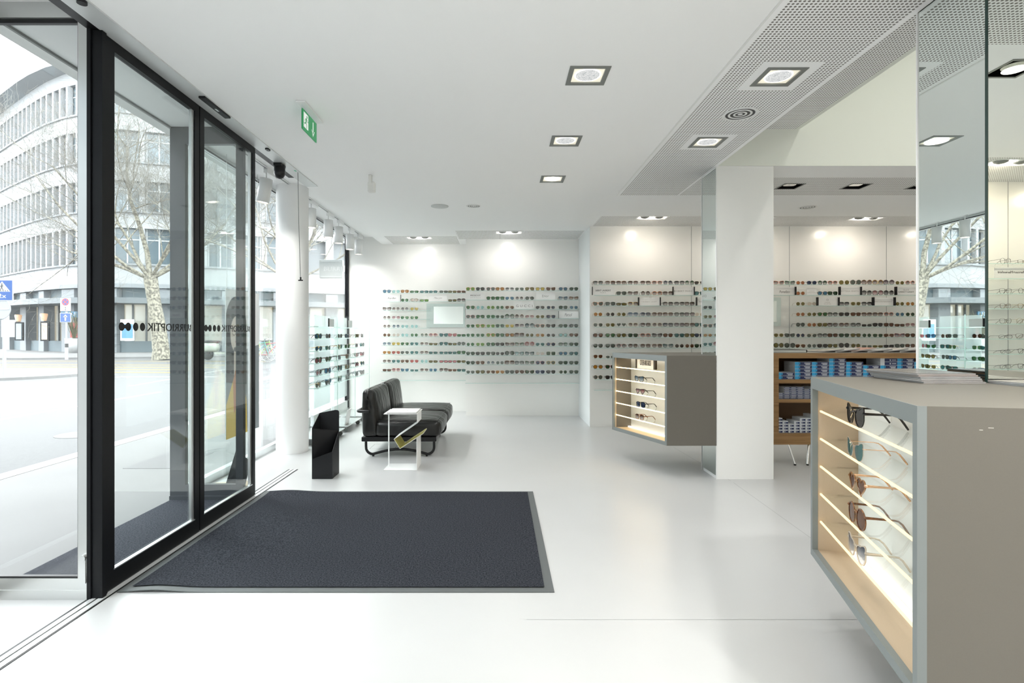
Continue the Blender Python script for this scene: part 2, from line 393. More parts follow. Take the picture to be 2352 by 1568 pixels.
# mirrored pillars
def pillar(x0, x1, y0, y1, front_mirror):
    p = struct('pillar', MB().box(x0 + .004, x1, y0 + .004, y1, 0, 3.03 if front_mirror else HC), M['wallm'])
    q = MB().box(x0, x0 + .004, y0 + .008, y1, 0.03, 3.02 if front_mirror else HC - .01).build('mirror_panel', M['mirror'], p)
    MB().box(x0 - .004, x0 + .002, y1 - .002, y1 + .006, 0, HC).build('edge_trim', M['white'], p)
    w_ = .006 if not front_mirror else .0035; MB().box(x0 - (.003 if not front_mirror else .0015), x0 + w_, y0 - (0 if not front_mirror else .001), y0 + (.010 if not front_mirror else .006), 0, HC if not front_mirror else 3.02).build('edge_trim', M['white'] if not front_mirror else mat('dark_green_glass_edge', (.008, .03, .026), .3), p)
    if front_mirror:
        MB().box(x0 + .006, x1, y0, y0 + .004, 0.03, 3.02).build('mirror_panel', M['mirror'], p)
    else:
        MB().box(x0 - .002, x0 + .012, y1 - .02, y1, 0, .04).build('clip', M['steel'], p)
    return p
pillar(1.88, 2.375, 4.71, 5.05, False)
pillar(1.894, 2.39, 2.115, 2.463, True)
mb = MB(); mb.cyl((-2.22, 5.84, 0), 0.165, 0, 2.83, 48); struct('column', mb, M['wallm'])
# ------------------------------------------------------------------ lettering and flat marks
def text_polys(txt, shear=0.0, spacing=1.0):
    cu = bpy.data.curves.new('lettering', 'FONT'); cu.body = txt; cu.align_x = 'LEFT'; cu.shear = shear; cu.resolution_u = 2; cu.space_character = spacing
    o = bpy.data.objects.new('lettering', cu); C.objects.link(o)
    bpy.context.view_layer.update()
    me = bpy.data.meshes.new_from_object(o.evaluated_get(bpy.context.evaluated_depsgraph_get()))
    vs = [v.co.copy() for v in me.vertices]; fs = [list(p.vertices) for p in me.polygons]
    bpy.data.objects.remove(o); bpy.data.curves.remove(cu); bpy.data.meshes.remove(me)
    return vs, fs
def put_text(mb, txt, o, ax, ay, width=None, height=None, m=0, shear=0.0, spacing=1.0, bold=False):
    """lettering centred on o, running along ax, upright along ay"""
    vs, fs = text_polys(txt, shear, spacing)
    if not vs: return
    x0 = min(v.x for v in vs); x1 = max(v.x for v in vs); y0 = min(v.y for v in vs); y1 = max(v.y for v in vs)
    sx = width / (x1 - x0) if width else height / (y1 - y0)
    sy = height / (y1 - y0) if height else sx
    if width is None: sx = sy
    o = Vector(o); ax = Vector(ax); ay = Vector(ay)
    P = [o + ax * ((v.x - (x0 + x1) / 2) * sx) + ay * ((v.y - (y0 + y1) / 2) * sy) for v in vs]
    mb.add(P, fs, m)
    if bold:
        d = ax * (0.06 * (y1 - y0) * sy)
        mb.add([p + d + ax.cross(ay) * .00005 for p in P], fs, m)
def disc_pts(cx, cy, rx, ry=None, n=28, a0=0, a1=2 * PI):
    ry = ry or rx; return [(cx + rx * math.cos(a0 + (a1 - a0) * i / n), cy + ry * math.sin(a0 + (a1 - a0) * i / n)) for i in range(n)]
def flat(mb, pts, o, ax, ay, m=0):
    o = Vector(o); ax = Vector(ax); ay = Vector(ay)
    mb.add([o + ax * p[0] + ay * p[1] for p in pts], [list(range(len(pts)))], m)
def ring(mb, cx, cy, r0, r1, o, ax, ay, m=0, n=28):
    o = Vector(o); ax = Vector(ax); ay = Vector(ay)
    a = disc_pts(cx, cy, r0, n=n); b = disc_pts(cx, cy, r1, n=n)
    mb.add([o + ax * p[0] + ay * p[1] for p in a + b], [[i, (i + 1) % n, n + (i + 1) % n, n + i] for i in range(n)], m)
def bar(mb, p, q, w, o, ax, ay, m=0):
    p = Vector(p); q = Vector(q); d = (q - p).normalized(); n = Vector((-d.y, d.x)) * w / 2
    flat(mb, [p + n, q + n, q - n, p - n], o, ax, ay, m)

# ------------------------------------------------------------------ shopfront glazing
def window(name, mb_frame, panes, frame_mat, glass='glass'):
    w = struct(name, mb_frame, frame_mat)
    for p in panes: MB().box(*p).build('pane', M[glass], w)
    return w
# frontal light beside the door (near), brushed frame
mb = MB(); mb.box(-2.5, -1.953, 2.575, 2.615, 0.0, .045); mb.box(-2.5, -1.955, 2.58, 2.61, .045, .10); mb.box(-1.995, -1.953, 2.575, 2.615, .10, 2.78); mb.box(-2.5, -1.953, 2.575, 2.615, 2.755, 2.83); mb.box(-2.5, -2.46, 2.575, 2.615, .1, 2.76)
mb.box(-1.984, -1.954, 2.5685, 2.5748, .08, .199); mb.lathe([(.016, -.004), (.016, .006)], (-1.969, 2.568, .20), 16, axis='y')
w1 = window('window_1', mb, [(-2.46, -1.995, 2.592, 2.598, .10, 2.755)], M['steel'])
MB().box(-2.46, -1.995, 2.585, 2.605, 2.735, 2.756).box(-2.004, -1.994, 2.585, 2.605, .1, 2.756).box(-2.46, -1.995, 2.585, 2.605, .098, .108).build('gasket', M['black'], w1)
# black post that receives the door
mb = MB(); mb.box(-1.953, -1.935, 2.575, 2.632, 0, 2.8); mb.box(-1.94, -1.885, 2.583, 2.612, .005, 2.70); mb.box(-1.93, -1.895, 2.612, 2.632, .005, 2.70)
struct('door_post', mb, M['anth'])
# far frontal light, dark frame
mb = MB(); y0, y1 = 4.13, 4.17
mb.box(-2.5, -2.385, y0, y1, 0, 2.83); mb.box(-2.0, -1.945, y0, y1, 0, 2.83); mb.box(-2.385, -2.0, y0, y1, .03, .115); mb.box(-2.5, -1.945, y0 - .01, y1 - .01, 0, .03); mb.box(-2.385, -2.0, y0, y1, 2.70, 2.83)
w2 = window('window_2', mb, [(-2.385, -2.0, 4.147, 4.153, .115, 2.70)], M['anth_veiled'], 'pane')
# bay window
mb = MB(); mb.box(-2.5, -2.44, 4.17, 8.84, 0, .065); mb.box(-2.5, -2.45, 4.17, 8.84, 2.79, 2.83)
w3 = window('window_3', mb, [(-2.478, -2.468, 4.17, 8.80, .065, 2.79)], M['alu'])
MB().box(-2.5, -2.44, 8.80, 8.84, 0, 2.83).box(-2.45, -2.44, 4.17, 8.8, 2.79, 2.80).build('dark_mullion', M['anth'], w3)
# near shopfront window (left of the camera)
mb = MB(); mb.box(-2.5, -2.45, YB, 2.57, 0, .1); mb.box(-2.5, -2.45, YB, 2.57, 2.78, 2.83); mb.box(-2.5, -2.45, .8, .84, .1, 2.78)
window('window_4', mb, [(-2.48, -2.47, YB, .8, .1, 2.78), (-2.48, -2.47, .84, 2.57, .1, 2.78)], M['steel'])

# sliding doors
BURRI = 'BURRIOPTIK'
def door(name, y0, y1, logo_c):
    zt = 2.70; x0, x1 = -1.93, -1.90
    mb = MB(); mb.box(x0, x1, y0, y0 + .05, .012, zt); mb.box(x0, x1, y1 - .05, y1, .012, zt); mb.box(x0, x1, y0 + .05, y1 - .05, .012, .10); mb.box(x0, x1, y0 + .05, y1 - .05, zt - .05, zt)
    d = struct(name, mb, M['anth'])
    MB().box(-1.918, -1.910, y0 + .05, y1 - .05, .10, zt - .05).build('pane', M['pane'], d)
    MB().box(-1.922, -1.906, y1 - .078, y1 - .05, .10, zt - .05).box(-1.922, -1.898, y0 + .045, y1 - .05, .098, .104).build('seal_strip', M['alu'], d)
    # film lettering, to be read from the street
    mb = MB(); o = Vector((-1.9092, logo_c, 1.296)); ax = Vector((0, -1, 0)); ay = Vector((0, 0, 1))
    put_text(mb, BURRI, o + ax * -.111, ax, ay, width=.44, height=.045, bold=True)
    for c in (.148, .203): flat(mb, disc_pts(c, 0, .0215, .022), o, ax, ay)
    xs = [.2845 - .0465 + .093 * i / 28 for i in range(29)]
    def hh(x):
        q = abs(x - .2845) / .0465
        return max(math.sqrt(max(0, 1 - min(1, abs(q - .53) / .47) ** 2)) * .022, .009 if q < .5 else .001)
    V = [o + ax * x + ay * hh(x) for x in xs] + [o + ax * x - ay * hh(x) for x in xs]
    mb.add(V, [[i, i + 1, 30 + i, 29 + i] for i in range(28)])
    mb.build('lettering', M['black'], d)
    return d
door('door_1', 2.637, 3.445, 3.06)
door('door_2', 3.455, 4.235, 3.85)

# small fittings on the door head
def thing_mesh(name, mb, mats, label, cat, group=None): return mb.build(name, mats, None, label, cat, group)
mb = MB(); mb.cyl((-1.81, 2.36, 0), .020, HC - .02, HC - .007, 20); thing_mesh('door_sensor', mb, M['black'], 'small round black sensor on the silver door head above the dark door post', 'sensor')
mb = MB(); mb.rbox(-1.826, -1.786, 3.30, 3.62, HC - .022, HC - .007, .004); mb.box(-1.812, -1.80, 3.46, 3.5, HC - .0225, HC - .022, 1); thing_mesh('presence_sensor', mb, [M['blackm'], M['alu']], 'long flat black presence sensor on the silver door head', 'sensor')
mb = MB(); mb.cyl((-1.81, 4.24, 0), .015, HC - .018, HC - .007, 16); mb.cyl((-1.81, 4.265, 0), .015, HC - .018, HC - .007, 16); thing_mesh('door_button', mb, M['black'], 'tiny black oval button on the silver door head past the second door', 'sensor')
cam_ = empty('security_camera', (-1.87, 4.62, HC - .02), 'black dome security camera at the end of the black door channel', 'camera')
MB().rbox(-1.905, -1.835, 4.58, 4.68, HC - .035, HC - .008, .006).build('mount', M['black'], cam_)
MB().lathe([(.001, -.135), (.03, -.125), (.045, -.095), (.047, -.07), (.045, -.035), (.04, -.015)], (-1.87, 4.63, HC), 24).build('dome', M['black'], cam_)
mb = MB(); mb.box(-1.815, -1.80, 4.80, 4.84, HC - .0088, HC - .0075); thing_mesh('approval_sticker', mb, mat('green_print', (.1, .5, .3), .5), 'tiny green round approval sticker on the silver door head', 'sticker')
cord = empty('pull_cord', (-1.796, 4.86, 1.73), 'thin hanging cord with black T handle in front of the white column', 'cord')
MB().tube([(-1.80, 4.86, HC - .01), (-1.79, 4.86, 2.2), (-1.776, 4.86, 1.75)], .003, 6).build('cord', M['grey'], cord)
MB().cyl((-1.775, 4.86, 0), .007, 1.735, 1.765, 12).tube([(-1.795, 4.86, 1.736), (-1.755, 4.86, 1.736)], .0055, 8).build('handle', M['black'], cord)

# exit sign
ex = empty('exit_sign', (-1.236, 3.55, HC - .17), 'green running man exit sign hanging from the ceiling', 'sign')
MB().rbox(-1.267, -1.2055, 3.38, 3.73, HC - .012, HC - .001, .003).build('mount_plate', M['white'], ex)
MB().box(-1.240, -1.236, 3.41, 3.68, HC - .165, HC - .012).build('clear_panel', glassmat('acrylic', (.96, .98, .98), 1.4, .8), ex)
gr = mat('exit_green', lin((40, 140, 85)), .4, emit=lin((40, 140, 85)), estr=.12); wh = mat('exit_white', (.85, .87, .85), .4, emit=(1, 1, 1), estr=.1)
for sx, xx in ((1, -1.2345), (-1, -1.2415)):
    mb = MB(); o = Vector((xx, 3.545, HC - .097)); ax = Vector((0, 1, 0)); ay = Vector((0, 0, 1)); e = Vector((sx * .0006, 0, 0))
    mb.box(min(xx, xx - sx * .001), max(xx, xx - sx * .001), 3.413, 3.677, HC - .163, HC - .033, 0)
    flat(mb, [(-.112, -.045), (-.03, -.045), (-.03, .05), (-.112, .05)], o + e, ax, ay, 1)
    f = o + e * 2
    flat(mb, disc_pts(-.055, .033, .0085), f, ax, ay, 0)
    for p, q, w in (((-.06, .022), (-.074, -.006), .013), ((-.062, .02), (-.083, .012), .006), ((-.083, .012), (-.09, -.004), .006), ((-.058, .018), (-.042, .004), .006), ((-.042, .004), (-.033, .008), .006), ((-.075, -.005), (-.058, -.02), .009), ((-.058, -.02), (-.06, -.042), .008), ((-.076, -.006), (-.092, -.02), .008), ((-.092, -.02), (-.108, -.018), .007)):
        bar(mb, p, q, w, f, ax, ay, 0)
    bar(mb, (.06, .045), (.06, -.02), .014, o + e, ax, ay, 1); flat(mb, [(.03, -.008), (.04, -.012), (.06, -.036), (.08, -.012), (.09, -.008), (.06, -.052)], o + e, ax, ay, 1)
    mb.build('sign_face', [gr, wh], ex)
# motion detector and ceiling discs
det = empty('motion_detector', (-1.175, 4.98, HC - .15), 'small white motion detector hanging from the ceiling', 'detector')
MB().rbox(-1.195, -1.165, 4.96, 5.0, HC - .085, HC - .001, .004).build('bracket', M['whitem'], det)
MB().rbox(-1.205, -1.14, 4.965, 5.03, HC - .155, HC - .06, .012).build('body', M['whitem'], det)
def vent(x, y, r, label):
    e = empty('ceiling_vent', (x, y, HC), label, 'vent', 'round ceiling air vents')
    for i, (a, b, z) in enumerate(((1.0, .82, .004), (.66, .56, .004), (.38, .29, .004), (.14, 0.02, .004))):
        MB().lathe([(r * a, -.001), (r * a, -z * .5), (r * b, -z), (max(.001, r * b - .004), -z + .004)], (x, y, HC), 36).build('ring', M['white'], e)
    MB().cyl((x, y, HC), r * .82, -.0012, -.0005, 36).build('dark_gap', M['black'], e)
    return e
vent(1.591, 3.596, .115, 'round ringed air vent between the lamps of the perforated ceiling strip')
vent(-.292, 6.186, .085, 'small round ringed air vent in the plain ceiling before the middle wall bay')
vent(3.54, 6.25, .10, 'round ringed air vent in the ceiling above the oak cabinet')
mb = MB(); mb.lathe([(.10, -.001), (.10, -.006), (.095, -.008), (.001, -.009)], (-.678, 6.186, HC), 36); thing_mesh('ceiling_speaker', mb, mat('speaker_grille', (.6, .62, .61), .7), 'flat round pale speaker disc in the ceiling before the window end bay', 'speaker')

# ------------------------------------------------------------------ ceiling lamps
def lamp_light(x, y, z, power, size, col, parent, spot=None, rot=(0, 0, 0)):
    if spot:
        l = bpy.data.lights.new('lamp', 'SPOT'); l.spot_size = spot; l.spot_blend = .9; l.shadow_soft_size = size
    else:
        l = bpy.data.lights.new('lamp', 'AREA'); l.shape = 'DISK'; l.size = size; l.spread = math.radians(150 if not rot[0] else 165)
    l.energy = power; l.color = col
    o = bpy.data.objects.new('lamp', l); C.objects.link(o); o.location = Vector((x, y, z)) - world(parent); o.parent = parent; o.rotation_euler = rot
    return o
COOL = (1.0, .98, .95); WARM = (1.0, .90, .76)
P_FLUSH, P_SPOT, P_TWIN = 2.1, .3, .9
names = {0: 'nearest of the three lamps in the plain ceiling', 1: 'middle of the three lamps in the plain ceiling', 2: 'far lit lamp of the row in the plain ceiling', 3: 'nearer lamp in the perforated ceiling strip, before the vent', 4: 'farther lamp in the perforated ceiling strip, past the vent'}
for i, (x, y) in enumerate(FLUSH):
    lab = 'square hammered glass lamp, ' + names.get(i, 'unseen overhead near the back wall')
    e = empty('ceiling_lamp', (x, y, HC), lab, 'ceiling lamp', 'square recessed ceiling lamps')
    mb = MB(); s = .112; t = .086
    for a in ((-s, s, -s, -t), (-s, s, t, s), (-s, -t, -t, t), (t, s, -t, t)): mb.box(x + a[0], x + a[1], y + a[2], y + a[3], HC - .004, HC - .0005)
    for a in ((-.1, .1, -.1, -t), (-.1, .1, t, .1), (-.1, -t, -t, t), (t, .1, -t, t)): mb.box(x + a[0], x + a[1], y + a[2], y + a[3], HC - .0005, HC + .03)
    mb.build('frame', M['grey'], e)
    if x > 1.3:
        mb = MB(); sheet(mb, x - .165, x + .165, y - .165, y + .165, HC - .0003, [(x - .1, x + .1, y - .1, y + .1)]); mb.build('plain_margin', M['ceil'], e)
    MB().box(x - .098, x + .098, y - .098, y + .098, HC + .004, HC + .03).build('reflector_plate', mat('cream_reflector', (.80, .78, .66), .4, emit=(1, .93, .76), estr=.13), e)
    MB().lathe([(.075, .003), (.074, .001), (.068, .0), (.067, .003)], (x, y, HC), 32).build('lens_rim', emat('lens_rim_glow', (1, .98, .9), .6), e)
    MB().cyl((x, y, HC), (.067), .0012, .0036, 32).build('lens', M['lampw'] if i == 2 else M['hammer'], e)
    lamp_light(x, y, HC - .006, P_FLUSH * (1 if x < 1 else .15) if y > 1.5 or x < 1 else 9.0, .15, COOL, e)
for i, (x, y) in enumerate(SPOT):
    lab = 'black recessed spot in the ceiling over the oak cabinet, %s from the white pillar' % ['first', 'second', 'third', 'fourth'][i] if i < 4 else 'black recessed spot in the ceiling near the back wall'
    e = empty('recessed_spot', (x, y, HC), lab, 'spotlight', 'black recessed spots')
    mb = MB(); s, t = .105, .09
    for a in ((-s, s, -s, -t), (-s, s, t, s), (-s, -t, -t, t), (t, s, -t, t)): mb.box(x + a[0], x + a[1], y + a[2], y + a[3], HC - .003, HC - .0005)
    mb.build('frame', M['grey'], e)
    MB().box(x - .1, x + .1, y - .1, y + .1, HC + .13, HC + .135).box(x - .1, x - .096, y - .1, y + .1, HC, HC + .13).box(x + .096, x + .1, y - .1, y + .1, HC, HC + .13).box(x - .1, x + .1, y - .1, y - .096, HC, HC + .13).box(x - .1, x + .1, y + .096, y + .1, HC, HC + .13).build('housing', M['black'], e)
    mb = MB(); mb.lathe([(.058, .012), (.06, .03), (.04, .08), (.02, .1)], (x, y, HC), 24); mb.build('lamp_body', M['chrome'], e)
    MB().cyl((x, y, HC), .056, .013, .018, 24).build('lens', M['spotw'], e)
    lamp_light(x, y, HC - .006, P_SPOT, .11, WARM, e)
for i, (x, y) in enumerate(TWIN):
    lab = ['twin wall washer lamp in the ceiling before the window end bay', 'twin wall washer lamp in the ceiling before the middle bay', 'twin wall washer lamp in the ceiling above the floating cube by the pillar', 'twin wall washer lamp hidden behind the white pillar', 'twin wall washer lamp in the ceiling above the oak cabinet'][i] if i < 5 else 'twin wall washer lamp in the ceiling near the right or back wall'
    e = empty('wall_washer', (x, y, HC), lab, 'ceiling lamp', 'twin wall washer lamps')
    mb = MB(); s, t = .195, .18; q, r_ = .092, .08
    for a in ((-s, s, -q, -r_), (-s, s, r_, q), (-s, -t, -r_, r_), (t, s, -r_, r_)): mb.box(x + a[0], x + a[1], y + a[2], y + a[3], HC - .003, HC - .0005)
    mb.build('frame', M['white'], e)
    MB().box(x - .185, x + .185, y - .085, y + .085, HC + .13, HC + .135).box(x - .185, x - .18, y - .085, y + .085, HC, HC + .13).box(x + .18, x + .185, y - .085, y + .085, HC, HC + .13).box(x - .185, x + .185, y - .085, y - .08, HC, HC + .13).box(x - .185, x + .185, y + .08, y + .085, HC, HC + .13).build('housing', M['white'], e)
    d = 1 if y > 2 else -1
    for k in (-1, 1):
        b = MB().lathe([(.001, -.012), (.03, -.010), (.05, .0), (.058, .02), (.055, .04), (.02, .06)], (x + k * .085, y - .005 * d, HC), 20).build('spot_head', M['grey'], e)
        MB().cyl((x + k * .085, y - .005 * d, HC), .03, .061, .066, 16).build('lens', M['spotw'], b)
    lamp_light(x, y + d * .02, HC - .008, (P_TWIN * (.95 if x > 1.3 else 1)) if y > 2 else 2.3, .12, ((1, .85, .64) if y < 2 else WARM) if x > 1.3 else COOL, e, rot=(math.radians(34) * d, 0, 0))
    pl_ = bpy.data.lights.new('lamp', 'POINT'); pl_.energy = 1.0; pl_.shadow_soft_size = .02; pl_.color = (1, .88, .82); po_ = bpy.data.objects.new('lamp', pl_); C.objects.link(po_); po_.parent = e; po_.location = (0, 0, .035)
# unseen lamps added up in the void to light the beam
for (x, y) in ((3.3, 2.6), (4.8, 3.6)):
    e = empty('ceiling_lamp', (x, y, 4.6), 'unseen lamp added high in the raised ceiling void', 'ceiling lamp', 'added lamps in the raised ceiling')
    MB().cyl((x, y, 4.6), .12, -.03, -.001, 24).build('body', M['white'], e); MB().cyl((x, y, 4.6), .1, -.034, -.03, 24).build('lens', M['spotw'], e)
    lamp_light(x, y, 4.55, 4.5, .2, COOL, e)

# window bay track with spots
XT, ZB = -2.2, 2.83
mb = MB(); mb.box(XT - .018, XT + .018, 4.35, 8.75, ZB - .012, ZB - .0005, 0); mb.box(XT - .008, XT + .008, 4.36, 8.74, ZB - .0125, ZB - .012, 1)
thing_mesh('lighting_track', mb, [M['white'], M['grey']], 'long white ceiling track carrying the spotlights over the shop window', 'track')
tr_lab = ['nearest tilted white cylinder spot before the column', 'first cylinder spot beyond the column', 'second cylinder spot beyond the column', 'third cylinder spot beyond the column', 'fourth cylinder spot beyond the column', 'last cylinder spot on the track by the end wall']
for i, y in enumerate((5.14, 6.36, 7.0, 7.45, 8.0, 8.5)):
    e = empty('track_spotlight', (XT, y, ZB - .012), 'white spotlight on the window track, ' + tr_lab[i], 'spotlight', 'white track spotlights')
    MB().rbox(XT - .02, XT + .02, y - .02, y + .20, ZB - .055, ZB - .0125, .003).build('adapter', M['white'], e)
    MB().tube([(XT, y, ZB - .055), (XT, y, ZB - .115)], .006, 8).build('stem', M['white'], e)
    tilt = .16 if i == 0 else 0.0
    mb = MB(); mb.lathe([(.004, 0), (.058, 0), (.058, -.225), (.053, -.225), (.052, -.205), (.001, -.2)], (0, 0, 0), 32)
    rot = Matrix.Rotation(tilt, 4, 'Y'); mb.v = [tuple(rot @ Vector(v) + Vector((XT, y, ZB - .11))) for v in mb.v]
    h = mb.build('cylinder', M['white'], e)
    mb = MB(); mb.cyl((0, 0, 0), .051, -.216, -.206, 24); mb.v = [tuple(rot @ Vector(v) + Vector((XT, y, ZB - .11))) for v in mb.v]
    mb.build('lens', emat('track_glow', (1, .85, .72), 2.2), h)
    lamp_light(XT - .225 * math.sin(tilt), y, ZB - .345, 2.0 if i < 5 else .8, .09, COOL, e)

mb = MB(); mb.lathe([(.001, -.05), (.04, -.045), (.07, -.02), (.075, -.001)], (-2.08, 3.45, 2.83), 24); thing_mesh('motion_sensor', mb, M['anth'], 'dark domed motion sensor under the soffit outside the sliding doors', 'sensor')
# ------------------------------------------------------------------ entrance mats
def carpet(name, x0, x1, y0, y1, label, edge=.045, wave=0):
    e = empty(name, ((x0 + x1) / 2, (y0 + y1) / 2, 0), label, 'mat')
    def grid(a0, a1, b0, b1, z, nx, ny, f):
        mb = MB(); vs = []
        for j in range(ny + 1):
            for i in range(nx + 1):
                x = a0 + (a1 - a0) * i / nx; y = b0 + (b1 - b0) * j / ny; vs.append((x, y, z + f(x, y)))
        mb.add(vs, [[j * (nx + 1) + i, j * (nx + 1) + i + 1, (j + 1) * (nx + 1) + i + 1, (j + 1) * (nx + 1) + i] for j in range(ny) for i in range(nx)], 0, True)
        return mb
    f = lambda x, y: wave * (max(0, math.sin((x - x0) * 3.1 + .6) * math.sin((y - y0) * 2.2)) ** 2 * .006 + .014 * math.exp(-((x - x0 - .18) / .13) ** 2 - ((y - y0) / .10) ** 2) + .014 * math.exp(-((x - x0 - .20) / .16) ** 2 - ((y - y1) / .12) ** 2))
    grid(x0 + edge, x1 - edge, y0 + edge, y1 - edge * .6, .008, 40, 30, f).build('pile', M['mat'], e)
    mb = MB()
    g = grid(x0, x1, y0, y1, .0035, 48, 36, lambda x, y: f(x, y) * .9)
    mb.v, mb.f, mb.m, mb.sm = g.v, g.f, g.m, g.sm
    n = len(mb.v); o = [(a[0], a[1], .0003) for a in mb.v]
    rim = [i for i in range(49)] + [49 * j + 48 for j in range(1, 37)] + [49 * 36 + i for i in range(47, -1, -1)] + [49 * j for j in range(35, 0, -1)]
    vs = [mb.v[i] for i in rim] + [(mb.v[i][0], mb.v[i][1], .0004 + max(0, mb.v[i][2] - .005)) for i in rim]; k = len(rim)
    mb.add(vs, [[i, (i + 1) % k, k + (i + 1) % k, k + i] for i in range(k)])
    mb.build('rubber_edge', M['rubber'], e)
    return e
carpet('entrance_mat', -1.862, .268, 2.648, 4.338, 'large dark grey entrance mat on the pale floor inside the sliding doors', .045, 1)
carpet('door_mat', -2.49, -1.96, 2.63, 4.11, 'dark grey mat lying outside in the entrance niche', .01)

# ------------------------------------------------------------------ umbrella stand
xl, xr, yf, yb = -1.625, -1.447, 4.716, 4.915
T = .003
um = empty('umbrella_stand', ((xl + xr) / 2, (yf + yb) / 2, 0), 'black angular sheet metal umbrella stand on the floor beside the sofa', 'umbrella stand')
V3 = Vector
def slab(mb, pts, d, m=0):
    pts = [V3(p) for p in pts]; d = V3(d); n = len(pts)
    mb.add(pts + [p + d for p in pts], [[i, (i + 1) % n, n + (i + 1) % n, n + i] for i in range(n)] + [list(range(n))[::-1], list(range(n, 2 * n))], m)
mb = MB(); slab(mb, [(xl, yf, .002), (xl, yb, .002), (xl, yb, .545), (xl, yf, .440)], (T, 0, 0))
top = [(xl + T, yb, .545), (xr - .035, yb, .572)] + [(xr - .02 + .02 * math.sin(a), yb, .553 + .018 * math.cos(a)) for a in (0.1, .6, 1.1, 1.57)] + [(xr, yb, .5)]
slab(mb, [(xl + T, yb, .002)] + top + [(xr, yb, .002)], (0, -T, 0)); mb.build('back_shell', M['blackm'], um)
mb = MB(); slab(mb, [(xl + T, yf, .002), (xr, yf, .002), (xr, yf, .239), (xl + T, yf, .172)], (0, T, 0)); mb.build('front_panel', M['blackm'], um)
mb = MB(); slab(mb, [(xr, yf + T, .002), (xr, yb - T, .002), (xr, yb - T, .388), (xr, yf + T, .239)], (-T, 0, 0)); mb.build('side_panel', M['blackm'], um)
mb = MB(); slab(mb, [(xl + T + .001, yf + .006, .01), (xr - T - .001, yb - .006, .01), (xr - T - .001, yb - .006, .386), (xl + T + .001, yf + .006, .437)], (-.002, .002, 0)); mb.build('divider', M['blackm'], um)
MB().box(xl + T, xr - T, yf + T, yb - T, .002, .006).build('base_plate', M['blackm'], um)

# ------------------------------------------------------------------ side table with magazine pocket
st = empty('side_table', (-.91, 5.14, 0), 'small white folded metal side table with a slanted magazine pocket before the sofa', 'table')
y0, y1 = 5.012, 5.268
prof = [(-.757, .5185), (-.757, .4374), (-.968, .2904), (-.915, .2047), (-.7615, .306), (-.705, .343)]
def fold(mb, pts, y0, y1, t, m=0):
    for i in range(len(pts) - 1):
        a = V3((pts[i][0], 0, pts[i][1])); b = V3((pts[i + 1][0], 0, pts[i + 1][1])); d = (b - a).normalized(); n = V3((-d.z, 0, d.x)) * t / 2
        a2 = a - d * t / 2 if i else a; b2 = b + d * t / 2
        q = [a2 + n, b2 + n, b2 - n, a2 - n]
        slab(mb, [(p.x, y0, p.z) for p in q], (0, y1 - y0, 0), m)
MB().box(-1.068, -.755, y0, y1 + .07, .5165, .5205).build('top', M['white'], st)
MB().box(-1.068, -.7585, y0, y1, .001, .004).build('base_plate', M['white'], st)
mb = MB(); fold(mb, prof[:3], y0, y1, .004); mb.build('slanted_panel', M['white'], st)
mb = MB(); fold(mb, prof[2:], y0, y1, .004); mb.build('magazine_pocket', mat('olive_enamel', (.40, .37, .10), .45), st)
mb = MB(); fold(mb, [(prof[2][0] - .0035, prof[2][1] - .002), (prof[3][0] - .001, prof[3][1] - .0045), (prof[5][0] + .002, prof[5][1] - .004)], y0, y1, .003); mb.build('pocket_outside', M['white'], st)
MB().box(-.7635, -.7595, y0, y1, .004, .304).build('upright_panel', M['white'], st)
MB().cyl((-1.047, 5.155, 0), .006, .004, .5165, 12).build('rod', M['white'], st)
bk = empty('picture_book', (-.91, 5.16, .5205), 'thin pale book with a ring drawing lying on the white side table', 'book')
MB().rbox(-1.04, -.765, 5.02, 5.30, .521, .534, .002).build('cover', mat('book_cover', (.66, .66, .65), .5), bk)
mb = MB(); ring(mb, 0, 0, .05, .052, (-.92, 5.16, .5343), (1, 0, 0), (0, 1, 0)); bar(mb, (-.02, 0), (.02, 0), .003, (-.92, 5.16, .5343), (1, 0, 0), (0, 1, 0)); mb.build('ring_drawing', M['grey'], bk)

# ------------------------------------------------------------------ sofa
sf = empty('sofa', (-1.0, 6.22, 0), 'low black leather two seat sofa on bent black tube legs', 'sofa')
ys, ym, ye = 5.50, 6.24, 6.98
MB().rbox(-1.40, -.64, ys + .02, ye - .02, .165, .212, .006).build('base_board', M['black'], sf)
def seatwarp(p, u):
    return p
for i, (a, b) in enumerate(((ys, ym - .004), (ym + .004, ye))):
    MB().cushion(-1.265, -.60, a, b, .213, .375, .045, (.02, .008, .022), 12).build('seat_cushion', M['leather'], sf)
    def lean(p, u):
        h = (p.z - .213) / .47
        p.x += -.0 - .055 * max(0, h - .35) * (1 if u.x > 0 else .0) + .02 * u.x * (1 - h) * 0
        return p
    MB().cushion(-1.395, -1.235, a + .004, b - .004, .213, .69, .04, (.03, .004, .006), 12, warp=lean).build('back_cushion', M['leather'], sf)
